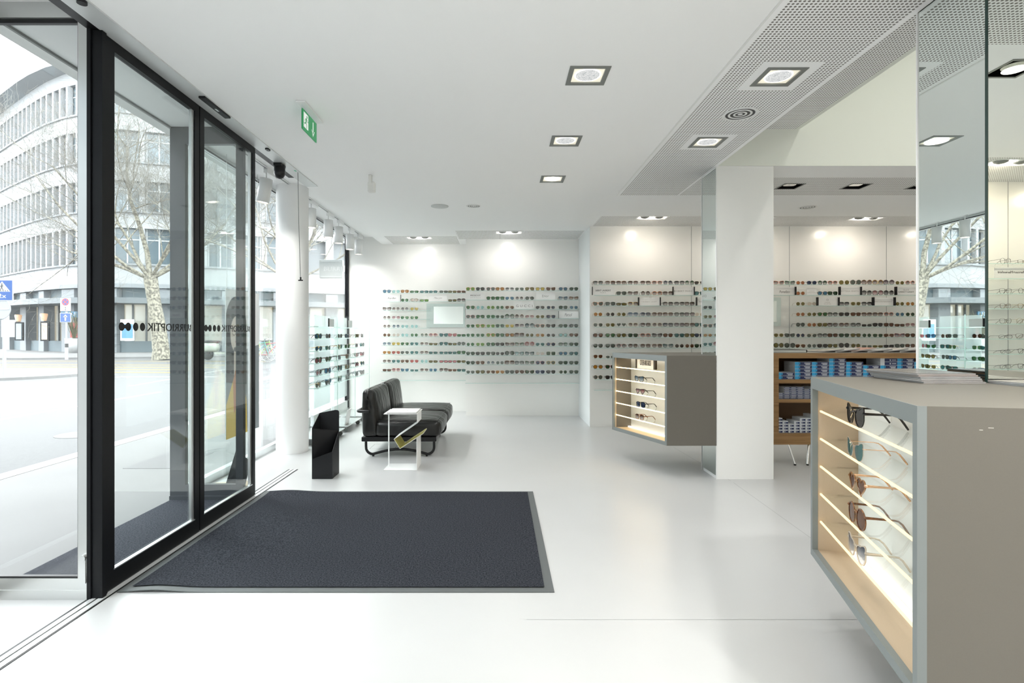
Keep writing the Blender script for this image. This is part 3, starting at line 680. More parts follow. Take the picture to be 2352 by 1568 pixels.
# seams
def loop(y, first):
    xa, xb, r = -1.372, -.672, .07
    pts = [(xa, y, .17), (xa, y, .105)]
    for k in range(1, 7): w = PI / 2 * k / 6; pts.append((xa + r - r * math.cos(w), y, .092 - (r + .0) * math.sin(w)))
    for k in range(1, 12): t = k / 12; pts.append((xa + r + (xb - xa - 2 * r) * t, y, .0215 + .052 * math.sin(PI * t) ** 1.0))
    for k in range(0, 7): w = PI / 2 * (1 - k / 6); pts.append((xb - r + r * math.cos(w), y, .092 - r * math.sin(w)))
    pts += [(xb, y, .105), (xb, y, .17)]
    lg = MB().tube(pts, .0135, 10).build('leg_frame', M['black'], sf)
    MB().cyl((xa + r + .005, y, 0), .011, 0, .012, 12).cyl((xb - r - .005, y, 0), .011, 0, .012, 12).build('foot_glide', M['black'], lg)
loop(5.60, 1); loop(6.80, 0)
pts = [(-1.31, 5.475, .478)] + [(-1.385 - .045 * math.sin(w), 5.52 - .045 * math.cos(w), .478) for w in (0, .4, .8, 1.2, 1.57)] + [(-1.43, 6.2, .478), (-1.43, 6.93, .478)] + [(-1.385 - .045 * math.cos(w), 6.96 + .045 * math.sin(w), .478) for w in (.4, .8, 1.57)] + [(-1.31, 7.005, .478)]
MB().tube(pts, .0155, 12).build('back_rail', M['black'], sf)
MB().tube([(-1.43, 5.75, .478), (-1.425, 5.75, .3), (-1.39, 5.75, .19)], .011, 8).tube([(-1.43, 6.75, .478), (-1.425, 6.75, .3), (-1.39, 6.75, .19)], .011, 8).build('rail_support', M['black'], sf)
mb = MB()
for a, b in ((ys + .035, ym - .04), (ym + .04, ye - .035)):
    mb.tube([(-1.24, a, .374), (-.628, a, .374), (-.628, b, .374), (-1.24, b, .374)], .0035, 6)
    mb.tube([(-1.28, a, .26), (-1.283, a, .66), (-1.283, b, .66), (-1.28, b, .26)], .0035, 6)
mb.build('piping', M['leather'], sf)
# floor hatch and leaflet behind it
mb = MB()
for a, b in (((-1.42, 5.95), (-1.42, 6.20)), ((-1.42, 6.2), (-1.15, 6.2)), ((-1.15, 6.2), (-1.15, 5.95)), ((-1.42, 5.95), (-1.15, 5.95)), ((-1.32, 5.97), (-1.25, 5.97))): strip(a, b, .006)
struct('trim_8', mb, M['grey'])

# ------------------------------------------------------------------ glass display units in the shop window
units = [(6.10, 6.80, 'nearest'), (6.93, 7.63, 'middle'), (7.78, 8.46, 'farthest')]
for n, (a, b, w) in enumerate(units):
    e = empty('glass_display_stand', (-2.2, (a + b) / 2, 0), '%s of three wheeled glass display stands along the shop window' % w, 'display stand', 'glass display stands in the window')
    MB().rbox(-2.40, -1.93, a, b, .075, .083, .002).box(-2.40, -2.36, a, b, .083, .22).build('base_plate', M['alu'], e)
    for k, (x, y) in enumerate(((-1.97, a + .06), (-1.97, b - .06), (-2.36, a + .06), (-2.36, b - .06))):
        c = MB().box(x - .012, x + .012, y - .012, y + .012, .055, .075).build('caster', M['white'], e)
        MB().cyl((x, y, .028), .028, -.009, .009, 18, axis='y').build('wheel', M['grey'], c)
    for y in (b - .02,):
        MB().box(-2.36, -2.02, y, y + .012, .083, 1.5, 0).build('glass_fin', M['shelfg'], e)
        MB().box(-2.02, -2.016, y, y + .012, .083, 1.5).build('fin_edge', M['edge'], e)
    MB().box(-2.37, -2.362, a + .02, b - .03, .30, 1.5).build('frosted_panel', M['frostg'], e)
    for z in (.647, .786, .925, 1.064, 1.203, 1.342):
        s = MB().box(-2.36, -2.03, a, b - .021, z - .008, z).build('shelf', M['shelfg'], e)
        MB().box(-2.03, -2.027, a, b - .021, z - .008, z).box(-2.36, -2.03, a - .002, a, z - .008, z).build('shelf_edge', M['edge'], s)
    if n < 2:
        p = empty('name_plate', (-2.1, b - .2, 1.342), 'clear name plate with a black side bar on the %s wheeled glass stand' % w, 'sign', 'name plates')
        MB().box(-2.06, -2.055, b - .22, b - .03, 1.3425, 1.44).build('clear_panel', M['frost'], p); MB().box(-2.062, -2.053, b - .25, b - .222, 1.3425, 1.445).build('side_bar', M['black'], p)
lf = MB(); lf.obox((-1.965, 7.06, .182), (.006, 0, 0), (0, .08, 0), (.018, 0, .098)); thing_mesh('leaflet_holder', lf, M['white'], 'pale leaning leaflet card on the wheeled base behind the sofa back', 'leaflet')

# poster in the window
pz0, pz1, py0, py1, px = .335, 1.655, 4.74, 5.39, -2.385
po = empty('poster', (px, (py0 + py1) / 2, pz0), 'tall hanging poster of a woman in glasses and yellow scarf inside the shop window', 'poster')
pw, ph = py1 - py0, pz1 - pz0
PM = [mat('poster_paper', (.86, .88, .89), .5), mat('poster_grey', (.27, .31, .33), .5), mat('poster_hair', (.035, .028, .024), .5), mat('poster_skin', (.84, .70, .62), .5), mat('poster_yellow', (.85, .58, .08), .5), mat('poster_orange', (.62, .22, .06), .5), M['black'], mat('poster_lip', (.5, .12, .12), .5)]
MB().box(px - .004, px + .004, py0, py1, pz0, pz1).build('board', PM[0], po)
for sx, nm in ((1, 'print'), (-1, 'print')):
    mb = MB(); ax = V3((0, 1, 0)); ay = V3((0, 0, 1)); o = V3((px + sx * .0045, py0, pz0)); k = V3((sx * .0003, 0, 0))
    flat(mb, [(0, 0), (pw, 0), (pw, ph * .62), (0, ph * .55)], o, ax, ay, 1)
    o = o - ax * .22; cl = lambda P: [(max(.221, min(.219 + pw, p[0])), p[1]) for p in P]
    F_ = lambda P, oo, m: flat(mb, cl(P), oo, ax, ay, m)
    F_(disc_pts(.40, .98, .20, .28), o + k, 2); F_([(.22, .5), (.6, .45), (.6, .98), (.2, .98)], o + k, 2)
    F_([(.36, .55), (.46, .55), (.46, .8), (.36, .8)], o + k * 2, 3); F_(disc_pts(.41, .92, .115, .165), o + k * 2, 3)
    F_([(.18, .0), (.62, .0), (.60, .3), (.52, .56), (.40, .62), (.34, .5), (.22, .3)], o + k * 3, 4)
    F_([(.34, .5), (.40, .62), (.46, .58), (.42, .3), (.36, .2)], o + k * 4, 5); F_([(.5, .0), (.56, .0), (.54, .3), (.5, .42)], o + k * 4, 5)
    for c in (.36, .46): ring(mb, c, .945, .032, .037, o + k * 4, ax, ay, 6, 20); F_(disc_pts(c, .947, .010, .006, 10), o + k * 4, 6)
    bar(mb, (.392, .95), (.428, .95), .005, o + k * 4, ax, ay, 6); F_(disc_pts(.41, .85, .028, .010, 14), o + k * 4, 7); bar(mb, (.41, .92), (.417, .885), .006, o + k * 4, ax, ay, 5)
    mb.build(nm, PM, po)
MB().tube([(px, py0 + .02, pz1), (px, py0 + .02, 2.83)], .002, 6).tube([(px, py1 - .02, pz1), (px, py1 - .02, 2.83)], .002, 6).build('hanging_wire', M['steel'], po)
# small sign on a wooden foot
tb = empty('table_sign', (-2.2, 4.47, 0), 'small black leaning sign on a pale wooden foot on the floor behind the glass', 'sign')
MB().prism([(-2.36, 4.53), (-2.22, 4.40), (-2.03, 4.46), (-2.1, 4.60)], .001, .02).build('foot', mat('pale_wood', (.55, .45, .30), .5), tb)
mb = MB(); slab(mb, [(-2.245, 4.46, .02), (-2.10, 4.50, .02), (-2.07, 4.53, .20), (-2.19, 4.52, .285)], (0, .006, 0)); mb.build('panel', M['blackm'], tb)

# hanging sign outside the bay
hs = empty('projecting_sign', (-2.78, 9.15, 2.18), 'white box sign projecting over the pavement beyond the shop window', 'sign')
MB().rbox(-3.02, -2.63, 9.12, 9.22, 2.19, 2.50, .01).build('sign_box', mat('aqua_grey_sign', (.16, .18, .18), .6), hs); MB().box(-2.62, -2.5, 9.14, 9.2, 2.3, 2.4).build('bracket', M['steel'], hs)
mb = MB(); put_text(mb, 'BURRI', (-2.79, 9.118, 2.345), (1, 0, 0), (0, 0, 1), width=.30, height=.07); mb.build('lettering', mat('pale_sign_print', (.30, .32, .32), .6), hs)
mb = MB(); mb.box(-2.995, -2.655, 9.116, 9.118, 2.21, 2.225); mb.box(-2.995, -2.655, 9.116, 9.118, 2.465, 2.48); mb.build('border', mat('pale_sign_border', (.28, .31, .31), .6), hs)
# ------------------------------------------------------------------ sunglasses
def sup(a, b, e, n, taper=0.0, lift=0.0):
    P = []
    for i in range(n):
        t = 2 * PI * i / n; c, s_ = math.cos(t), math.sin(t)
        x = a * math.copysign(abs(c) ** (2 / e), c); z = b * math.copysign(abs(s_) ** (2 / e), s_)
        x *= 1 + taper * z / b
        if lift and x > 0 and z > 0: z += lift * x
        P.append((x, z))
    return P
def outline(sh, n):
    if sh == 'r': return sup(.0245, .0245, 2, n)
    if sh == 'b': return sup(.030, .030, 2, n)
    if sh == 'p': return sup(.0262, .0232, 2.5, n, .15)
    if sh == 'w': return sup(.0275, .0228, 3.0, n, .15)
    if sh == 'e': return sup(.0285, .0165, 4, n, .04)
    if sh == 'o': return sup(.025, .0165, 2.2, n)
    if sh == 's': return sup(.030, .0265, 4, n, .02)
    if sh == 'c': return sup(.0280, .0222, 2.5, n, .16, .30)
    if sh == 'C': return sup(.0280, .0235, 2.4, n, .20, .62)
    if sh == 'a': return [(x * (1 - .32 * max(0, -z / .024)) + .005 * max(0, -z / .024), z) for x, z in sup(.0285, .0235, 2.7, n, .05)]
    if sh == 'x':
        P = []
        for i in range(n):
            t = 2 * PI * i / n; k = math.cos(PI / 6) / math.cos(((t + 0) % (PI / 3)) - PI / 6); P.append((.0285 * k * math.cos(t), .026 * k * math.sin(t)))
        return P
    if sh == 'h':
        P = []
        for i in range(n):
            t = PI / 2 - 2 * PI * i / n; x = 16 * math.sin(t - PI / 2 + PI) ** 3; 
            w = -(t - PI / 2); X = 16 * math.sin(w) ** 3; Z = 13 * math.cos(w) - 5 * math.cos(2 * w) - 2 * math.cos(3 * w) - math.cos(4 * w)
            P.append((X * .00172, Z * .00165 + .004))
        return P[::-1] if False else P
def cleanpoly(P):
    return P
GM = {}
def glasses_meshes(sh, thin, n=20, big=False):
    """front with bridge and temples as one mesh, one lens mesh; local axes: x across, y back, z up, z=0 on the shelf"""
    key = (sh, thin, n)
    if key in GM: return GM[key]
    P = outline(sh, n); t = .0009 if thin else .0036; d = .0016 if thin else .0036
    if thin == 2: t, d = .0015, .002
    A = max(p[0] for p in P); Bz = min(p[1] for p in P); Tz = max(p[1] for p in P)
    cx = A + (.0095 if not thin else .0085); z0 = -Bz + t
    fb = MB(); lb = MB()
    def off(p, k):
        l = math.hypot(*p) or 1; return (p[0] * (1 + k / l), p[1] * (1 + k / l))
    for s in (-1, 1):
        inn = [(s * (cx + p[0]), p[1] + z0) for p in P]; o_ = [(s * (cx + q[0]), q[1] + z0) for q in (off(p, t) for p in P)]
        wr = lambda x: .10 * x * x * 8
        V = [(x, wr(x), z) for x, z in inn] + [(x, wr(x), z) for x, z in o_] + [(x, wr(x) + d, z) for x, z in o_] + [(x, wr(x) + d, z) for x, z in inn]
        fb.add(V, [[a * n + i, a * n + (i + 1) % n, ((a + 1) % 4) * n + (i + 1) % n, ((a + 1) % 4) * n + i] for a in range(4) for i in range(n)])
    zb = z0 + Tz * .45; gap = cx - A
    bt = .0015 if thin == 2 else .0012 if thin else .0032
    fb.tube([(-gap - .003, .002, zb - .001), (-gap * .4, .001, zb + .0025), (gap * .4, .001, zb + .0025), (gap + .003, .002, zb - .001)], bt, 6)
    if sh == 'a' or sh == 'x': fb.tube([(-cx * .75, .002, z0 + Tz - .001), (0, .001, z0 + Tz + .0015), (cx * .75, .002, z0 + Tz - .001)], .0011, 6)
    tr = .0014 if thin == 2 else .0012 if thin else .0026; zt = z0 + Tz * .55; W = cx + A + t
    for s in (-1, 1):
        y0 = .8 * W * W
        pts = [(s * (W - .003), y0, zt), (s * (W + .001), y0 + .003, zt), (s * (W + .001), y0 + .012, zt), (s * W, .088, zt - .001), (s * (W - .002), .102, zt * .93), (s * (W - .004), .114, max(.004, zt * .74)), (s * (W - .006), .126, max(.0036, zt * .42)), (s * (W - .008), .138, .0032)]
        if big:
            hh = [.0045, .0045, .0042, .0028, .0030, .0034, .0036, .0030]
            if thin: hh = [.0012, .0012, .0012, .0012, .0016, .0026, .0030, .0026]
        else: hh = tr
        fb.tube(pts, hh, 6)
    fm = fb.mesh('frame', [M['black']])
    V = [(cx + p[0], .8 * (cx + p[0]) ** 2 + d * .5, p[1] + z0) for p in P]
    lb.add(V + [(cx, .8 * cx * cx + d * .5 - .0015, z0)], [[i, (i + 1) % n, n] for i in range(n)], 0, True)
    lr = lb.mesh('lens', [M['black']])
    lb2 = MB(); lb2.add([(-v[0], v[1], v[2]) for v in lb.v], [f[::-1] for f in lb.f], 0, True); ll = lb2.mesh('lens', [M['black']])
    GM[key] = (fm, lr, ll, W); return GM[key]
LC = {'G': ((58, 112, 62), 'green'), 'L': ((112, 158, 62), 'light green'), 'D': ((48, 76, 50), 'dark green'), 'O': ((118, 106, 52), 'olive'), 'B': ((108, 68, 42), 'brown'), 'A': ((176, 118, 42), 'amber'),
      'K': ((62, 56, 54), 'charcoal'), 'S': ((96, 104, 96), 'grey'), 'U': ((70, 120, 150), 'blue'), 'N': ((48, 62, 92), 'navy'), 'T': ((62, 116, 116), 'teal'), 'C': ((160, 208, 206), 'pale aqua'), 'P': ((196, 118, 124), 'pink'),
      'R': ((186, 84, 78), 'red'), 'Y': ((206, 178, 70), 'yellow'), 'W': ((222, 208, 196), 'pale clear'), 'V': ((104, 66, 84), 'plum'), 'Z': ((176, 112, 72), 'copper')}
FC = {'k': ((22, 20, 20), 'black', 0), 't': ((112, 62, 26), 'tortoiseshell', 0), 'g': ((176, 140, 82), 'thin gold', 1), 's': ((150, 152, 150), 'thin silver', 1), 'r': ((140, 42, 48), 'red', 0), 'o': ((206, 118, 52), 'orange', 0), 'n': ((44, 58, 104), 'blue', 0),
      'e': ((66, 130, 88), 'green', 0), 'c': ((206, 196, 170), 'clear beige', 0), 'p': ((216, 140, 116), 'peach', 0), 'b': ((78, 48, 34), 'dark brown', 0), 'w': ((120, 126, 130), 'grey', 0), 'y': ((190, 150, 30), 'yellow', 0)}
SN = {'r': 'round', 'b': 'oversized round', 'p': 'rounded', 'w': 'square', 'e': 'narrow rectangular', 'o': 'oval', 's': 'oversized square', 'c': 'cat-eye', 'C': 'cat-eye', 'a': 'aviator', 'x': 'angular', 'h': 'heart-shaped'}
_lm = {}
def lensm(c, pale=False):
    k = (c, pale)
    if k not in _lm:
        col = lin(LC[c.upper()][0])
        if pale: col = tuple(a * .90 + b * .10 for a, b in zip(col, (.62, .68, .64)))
        _lm[k] = lensmat('lens_' + LC[c.upper()][1].replace(' ', '_') + ('_fading' if c.islower() else ''), col, c.islower())
    return _lm[k]
_fm = {}
def framem(c):
    if c not in _fm:
        col, nm, thin = FC[c]
        if c == 't':
            m = mat('tortoiseshell', (.16, .06, .018), .2, var=.75, scale=110)
        else: m = mat(nm.replace(' ', '_') + '_rim', lin(col), .22 if not thin else .25, metal=.8 if thin else 0)
        _fm[c] = m
    return _fm[c]
def inst(name, me, m, parent=None):
    o = bpy.data.objects.new(name, me); C.objects.link(o); o.parent = parent
    o.material_slots[0].link = 'OBJECT'; o.material_slots[0].material = m
    return o
def place_glasses(tok, loc, rz, label, group, jitter=True):
    sh, lc, fc = tok
    fm, lr, ll, W = glasses_meshes(sh, FC[fc][2] == 1)
    r = inst('sunglasses', fm, framem(fc))
    r.location = loc; r.scale = (.94, .94, .94) if loc[0] > 1.2 else (.965, .965, .965); r.rotation_euler = (0, 0, rz + (R.uniform(-.05, .05) if jitter else 0))
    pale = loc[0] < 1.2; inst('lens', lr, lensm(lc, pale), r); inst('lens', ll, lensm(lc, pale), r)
    return tag(r, label, 'sunglasses', group)
ORD = ['first', 'second', 'third', 'fourth', 'fifth', 'sixth', 'seventh', 'eighth', 'ninth', 'tenth', 'eleventh', 'twelfth', 'thirteenth', 'fourteenth']

BAYS = [
 ('window end', 8.84, 8.65, [888.4, 909.5, 929.6, 951.5, 974.3, 994.8, 1018.9, 1039, 1059.5], [
  'pUk pCs pAt eGk eTk eTk eSk eOk eBt', '... ... rGs rWb eLk ... ... eOk pbk', 'cbk rbg rkg aYs', 'rbg aps aGg pGg', 'rbg rus rCs rCs',
  'rBg rWs rCs rGs rgg ppp cTk cPt eGk', 'aus aYs aGg aTs abg eOb aTk eOk rSk', 'aAg aRg aSs aTg abg eTb eTb eTk wGk', 'abg aTs aBg aRs rCs eOb ePk ePk eOb', 'eBb ppp cUs eTs abg pUs abb eBt eTk']),
 ('middle', 8.37, 8.18, [1080.5, 1103, 1127, 1148.3, 1170.6, 1193, 1216.5, 1240.6, 1265.3, 1293.5, 1318], [
  'pLo pKk pSr pAt aks aSs aOt wYn cBt pUt pDk', '... ... pGb wGk aUg rkg xSk ... ... cuk cak', 'pGt rCs rLg rGs aBg ... ... aKs pNg pDk pUg', 'pSr pGk pGe pDs bgk bbg apg pOg wNt',
  'pGs wLo pLg pSe wYs svg btb wSp cKk pDk pSk', 'pGs pGs pLo pGk wAk sbt rOs xAg xKs pCt pBb', 'rGs pLg pGk pKk cbt cgt brr aTs xNt wgk wDk', 'pDk wKk wSk pKs bSk cck ctk pWs sDg pUt pTk',
  'pDk pBt rug rSs sbt wsk cgt pNr pSy wDk wDk', 'pSs wOk aBg aAg wSk aBb cDt wNn wKk rDg wDk']),
 ('forward', 7.36, 7.17, [1373.6, 1401.7, 1427.2, 1454, 1482.7, 1509.4, 1534.3, 1560.5, 1584, 1606.4], [
  'wst wbt wbt wbk wbk wbp rnk wkk rgk aKg', '... ... wSk cbk rbk pbo wbb ... ... wTk', 'cSo wSk eOk wby ... ... wkk wkk wbk', 'rAg rKg rOg wun wnn wbt wbt wsk wvk rWg', 'pSg pOg hSs pbc wbk pbc wnk wvk wbb pTk',
  'pBk pGb pOk wDk wbp ckk pBk wTk wOk pNk', 'pSk pSk psr pbk wbb wbt ctk rKg rBg pDk', 'pBg oSg', 'xAk wDr', 'rSt wKk']),
 ('cabinet side', 7.36, 7.17, [1788.8, 1814.4, 1838.7, 1864.7, 1889.3, 1912.8, 1939.1, 1965.9, 1991.2, 2016.5, 2041.8, 2067, 2090.9], [
  'cbp cse rZg xNk rgk pbp bOg bSb bbt bby bvk rOg rbp', '... ... rZg ... pUt wDk ... ... bkk bpk bkk', '... ... rOg rWg ... ... wkk pOc wkk ... ... rOg rAg', '... ... rZg rOg pGt psk wKk wBb wbt wbt pbp rUg rDg',
  '... ... rSk rZg pOt wbk pbt psk eKs wKk wBk eBb apg', 'pOc cSk rNg xSg psk wBk wDk wOk rDs wDg aBg cvr pBk', 'bOk bSk aBg rSs wKk wOk bKk rOb eSg eOg eKk pSk pBk']),
]
for bay, yw, yf_, us, rows in BAYS:
    yg = yf_ + .03
    for k, row in enumerate(rows):
        toks = row.split(); cnt = 0
        for i, tk in enumerate(toks):
            if tk == '...': continue
            cnt += 1
            lens = ('fading ' if tk[1].islower() else '') + LC[tk[1].upper()][1]
            lab = '%s %s lens sunglasses with %s rims, %s along the %s %s bay shelf' % (SN[tk[0]], lens, FC[tk[2]][1], ORD[cnt - 1], (ORD[k] if k else 'top'), bay)
            w = lab.split()
            if len(w) > 16: lab = '%s %s sunglasses, %s rims, %s along the %s %s bay shelf' % (SN[tk[0]], lens, FC[tk[2]][1], ORD[cnt - 1], (ORD[k] if k else 'top'), bay)
            place_glasses(tk, (X_at(us[i], yg), yg, ZK(k) + .0005), R.uniform(-.08, .02), lab, 'sunglasses on the %s wall shelves' % bay)
# glass shelves
def shelf(x0, x1, yw, yf, k, lab, z=None, side=0):
    z = ZK(k) if z is None else z
    s = MB().box(x0, x1, yf + .003, yw - .0015, z - .007, z).build('glass_shelf', M['shelfg'], None, lab, 'shelf', 'glass wall shelves')
    mb = MB().box(x0, x1, yf, yf + .003, z - .007, z)
    mb.build('front_edge', M['edge'], s)
for k in range(11):
    nm = ORD[k] if k else 'top'
    if k == 10: nm = 'lowest empty'
    if k in (2, 3, 4):
        shelf(-1.875, -1.10, 8.84, 8.65, k, 'short %s clear glass shelf of the window end bay, beside the mirror' % nm)
    else: shelf(-1.875, -.53, 8.84, 8.65, k, '%s clear glass shelf of the window end bay' % nm)
    shelf(-.512, 1.2, 8.37, 8.18, k, '%s clear glass shelf of the middle wall bay' % nm)
    shelf(1.25, 2.526, 7.36, 7.17, k, '%s clear glass shelf of the forward wall bay' % nm)
    if k < 8:
        shelf(2.54, 3.90 if k not in (2, 3, 4) else 3.45, 7.36, 7.17, k, '%s clear glass shelf behind the white pillar' % nm)
        shelf(3.91, 5.23, 7.36, 7.17, k, '%s clear glass shelf of the cabinet side bay' % nm)
        shelf(5.245, 6.5, 7.36, 7.17, k, '%s clear glass shelf at the mirrored pillar end of the cabinet side bay' % nm)
# wall mirrors
def wall_mirror(x0, x1, z0, z1, y, lab, inner):
    e = empty('wall_mirror', ((x0 + x1) / 2, y, z0), lab, 'mirror')
    MB().box(x0, x1, y - .012, y - .002, z0, z1).build('glass_surround', mat('aqua_glass_back', (.66, .76, .73), .12), e)
    MB().box(*inner, y - .016, y - .0125, z0 + .055, z1 - .05).build('mirror_panel', M['mirror'], e)
wall_mirror(X_at(980, 8.84), -.56, ZK(4) + .01, ZK(1) - .02, 8.838, 'square wall mirror between the glass shelves of the window end bay', (X_at(996, 8.82), X_at(1064, 8.82)))
wall_mirror(3.47, 3.80, ZK(4) + .01, ZK(1) - .02, 7.358, 'tall wall mirror between the glass shelves beside the white pillar', (3.5, 3.74))
# brand plates standing on the shelves
INK = mat('dark_print', (.05, .045, .045), .6); INK2 = mat('pale_print', (.30, .28, .26), .6); PLATE = mat('white_acrylic', (.86, .86, .84), .25)
def plate(u0, u1, yf, k, lines, bars, lab, ink=None, h=.105):
    y = yf + .02; x0, x1 = X_at(u0, y), X_at(u1, y); z = ZK(k) + .0005
    p = empty('name_plate', ((x0 + x1) / 2, y, z), lab, 'sign', 'name plates')
    MB().box(x0, x1, y, y + .004, z, z + h).build('panel', PLATE, p)
    mb = MB()
    for t, rel, ht, wd, sh, sp in lines:
        put_text(mb, t, ((x0 + x1) / 2, y - .0006, z + h * rel), (1, 0, 0), (0, 0, 1), width=(x1 - x0) * wd, height=ht, shear=sh, spacing=sp, bold=ink is None and ht > .015 and sh == 0)
    if lines: mb.build('lettering', ink or INK, p)
    for b, w in bars:
        xx = x0 if b == 'l' else x1
        MB().box(xx - w / 2, xx + w / 2, y - .03, y + .006, z, z + h + .004).build('side_bar', M['black'], p)
    return p
A = 'standing on the second shelf'; B3 = 'standing on the third shelf'
plate(879, 921, 8.65, 1, [('Ray-Ban', .5, .034, .46, .45, 1)], [('r', .004)], 'white name plate with slanted dark script in the window end bay')
plate(985, 1027, 8.65, 1, [('Maui Jim', .52, .034, .45, .5, 1)], [], 'white name plate with pale slanted script above the square wall mirror', INK2)
plate(1071, 1113, 8.18, 1, [('MOSCOT', .62, .024, .55, 0, 1.1), ('ORIGINALS', .30, .008, .55, 0, 1.4)], [], 'white name plate with bold capitals beginning the middle bay second shelf')
plate(1231, 1275, 8.18, 1, [('Dior', .55, .034, .36, 0, 1)], [], 'white name plate with thin serif lettering on the middle bay second shelf', mat('soft_grey_print', (.2, .19, .17), .6))
plate(1182, 1226, 8.18, 2, [('GUCCI', .45, .036, .86, 0, 1.5)], [], 'white name plate with wide spaced capitals on the middle bay third shelf', mat('grey_print', (.14, .13, .12), .6))
plate(1283, 1328, 8.18, 3, [('Persol', .5, .045, .38, .35, 1)], [('l', .003)], 'white name plate with slanted bold script at the end of the middle bay')
plate(1360, 1410.5, 7.17, 1, [('SAINT LAURENT', .58, .023, .70, 0, 1), ('PARIS', .30, .011, .26, 0, 1.5)], [('l', .006)], 'white two line name plate beginning the forward bay second shelf')
plate(1545, 1594, 7.17, 1, [('ROBERT MARC', .5, .021, .85, 0, 1.1)], [('l', .008), ('r', .006)], 'white name plate between black bars on the forward bay second shelf, beside the pillar', INK2)
plate(1466, 1516, 7.17, 2, [('THIERRY LASRY', .48, .014, .72, 0, 1.3)], [('l', .012), ('r', .008)], 'white name plate with small pale capitals on the forward bay third shelf', INK2)
plate(1599, 1643, 7.17, 2, [('TOM FORD', .48, .018, .72, 0, 1.1)], [('l', .010)], 'white name plate cut off by the white pillar on the forward bay third shelf')
plate(1778, 1826, 7.17, 1, [('Pomellato', .42, .034, .50, .3, 1)], [('r', .010)], 'white name plate with looping script beside the white pillar, above the tall mirror')
plate(1853, 1876, 7.17, 1, [('SUNDAY', .58, .009, .55, 0, 1.4), ('SOMEWHERE', .36, .009, .85, 0, 1.2)], [], 'narrow pale name plate of two tiny lines, cabinet side second shelf', INK2, .09)
plate(1927, 1976, 7.17, 1, [('BOTTEGA VENETA', .5, .018, .84, 0, 1)], [('l', .014), ('r', .010)], 'white name plate between black bars in the middle of the cabinet side second shelf', INK2)
plate(2056, 2106, 7.17, 1, [('GARRETT LEIGHT', .40, .017, .72, 0, 1), ('GLCO', .65, .015, .26, 0, 1.3)], [('l', .016)], 'white name plate of bold lettering at the mirrored pillar end of the second shelf')
plate(1876, 1925, 7.17, 2, [('LUNETTES', .40, .012, .25, 0, 1.2), ('KOLLEKTION', .20, .012, .32, 0, 1.2), ('O', .72, .026, .1, 0, 1)], [('l', .014), ('r', .010)], 'white name plate with a small ring emblem on the cabinet side third shelf', INK2)
plate(2004, 2053, 7.17, 2, [('BARTON PERREIRA', .5, .014, .84, 0, 1)], [('l', .016), ('r', .014)], 'white name plate between black bars, last on the cabinet side third shelf', INK2)

# sunglasses in the shop window: far more pairs than the wall, many hidden behind each other
mb = MB(); mats = []
def addmesh(me, Mx, mi):
    mb.add([Mx @ v.co for v in me.vertices], [list(p.vertices) for p in me.polygons], mi)
wl = ['b', 'S', 'T', 'O', 'U', 'G', 'P']; wf = ['k', 'b', 'g', 'w', 's']
mats = [framem(c) for c in wf] + [lensm(c) for c in wl]
for n, (a, b, w) in enumerate(units):
    for k, z in enumerate((.647, .786, .925, 1.064, 1.203)):
        for q in range(4):
            y = a + .10 + q * (b - a - .18) / 3; fi = R.randrange(5); li = R.randrange(7); sh = R.choice('pwrcas')
            fm, lr, ll, W = glasses_meshes(sh, FC[wf[fi]][2] == 1)
            Mx = Matrix.Translation((-2.06 - .05 * (q % 2), y, z + .0005)) @ Matrix.Rotation(PI / 2 + R.uniform(-.25, .1), 4, 'Z')
            addmesh(fm, Mx, fi); addmesh(lr, Mx, 5 + li); addmesh(ll, Mx, 5 + li)
mb.build('sunglasses', mats, None, 'rows of overlapping sunglasses on the glass stands in the shop window', 'sunglasses', None, 'stuff')

# spectacles on the wall behind the camera, seen in the mirrored pillar
for k in range(8):
    nm = ORD[k] if k else 'top'
    s = MB().box(3.9, 5.6, YB + .0015, YB + .187, ZK(k) - .007, ZK(k)).build('glass_shelf', M['shelfg'], None, '%s glass shelf of the cream wall seen in the mirrored pillar' % nm, 'shelf', 'glass shelves behind the camera')
    MB().box(3.9, 5.6, YB + .187, YB + .19, ZK(k) - .007, ZK(k)).build('front_edge', M['edge'], s)
    for i in range(4):
        if (k == 1 and i in (0, 1)) or (k == 2 and i in (2, 3)): continue
        sh = R.choice('prweo'); fc = R.choice('kkkgb')
        fm, lr, ll, W = glasses_meshes(sh, 2)
        r = inst('eyeglasses', fm, framem(fc)); r.location = (4.70 + i * .165, YB + .15, ZK(k) + .0005); r.rotation_euler = (0, 0, PI + R.uniform(-.35, .1))
        tag(r, '%s eyeglasses with %s rims, %s along the %s mirrored cream wall shelf' % (SN[sh], FC[fc][1], ORD[i], nm), 'eyeglasses', 'eyeglasses mirrored in the pillar')
        g = glassmat('clear_lens', (.98, .98, .98), 1.4, .6) if 'clear_lens' not in bpy.data.materials else bpy.data.materials['clear_lens']
        inst('lens', lr, g, r); inst('lens', ll, g, r)
def back_plate(x0, x1, k, txt, barx, lab):
    y = YB + .165; z = ZK(k) + .0005
    p = empty('name_plate', ((x0 + x1) / 2, y, z), lab, 'sign', 'name plates')
    MB().box(x0, x1, y - .004, y, z, z + .105).build('panel', PLATE, p); MB().box(barx - .008, barx + .008, y - .006, y + .02, z, z + .108).build('side_bar', M['black'], p)
    mb = MB(); put_text(mb, txt, ((x0 + x1) / 2, y + .0006, z + .06), (-1, 0, 0), (0, 0, 1), width=(x1 - x0) * .8, height=.022, bold=True); mb.build('lettering', INK, p)
back_plate(4.58, 4.90, 1, 'Marcus+Marienfeld', 4.905, 'white name plate with a cross sign on the mirrored cream wall second shelf')
back_plate(4.985, 5.28, 2, 'MYKITA berlin', 4.98, 'white name plate with a black square mark on the mirrored cream wall third shelf')
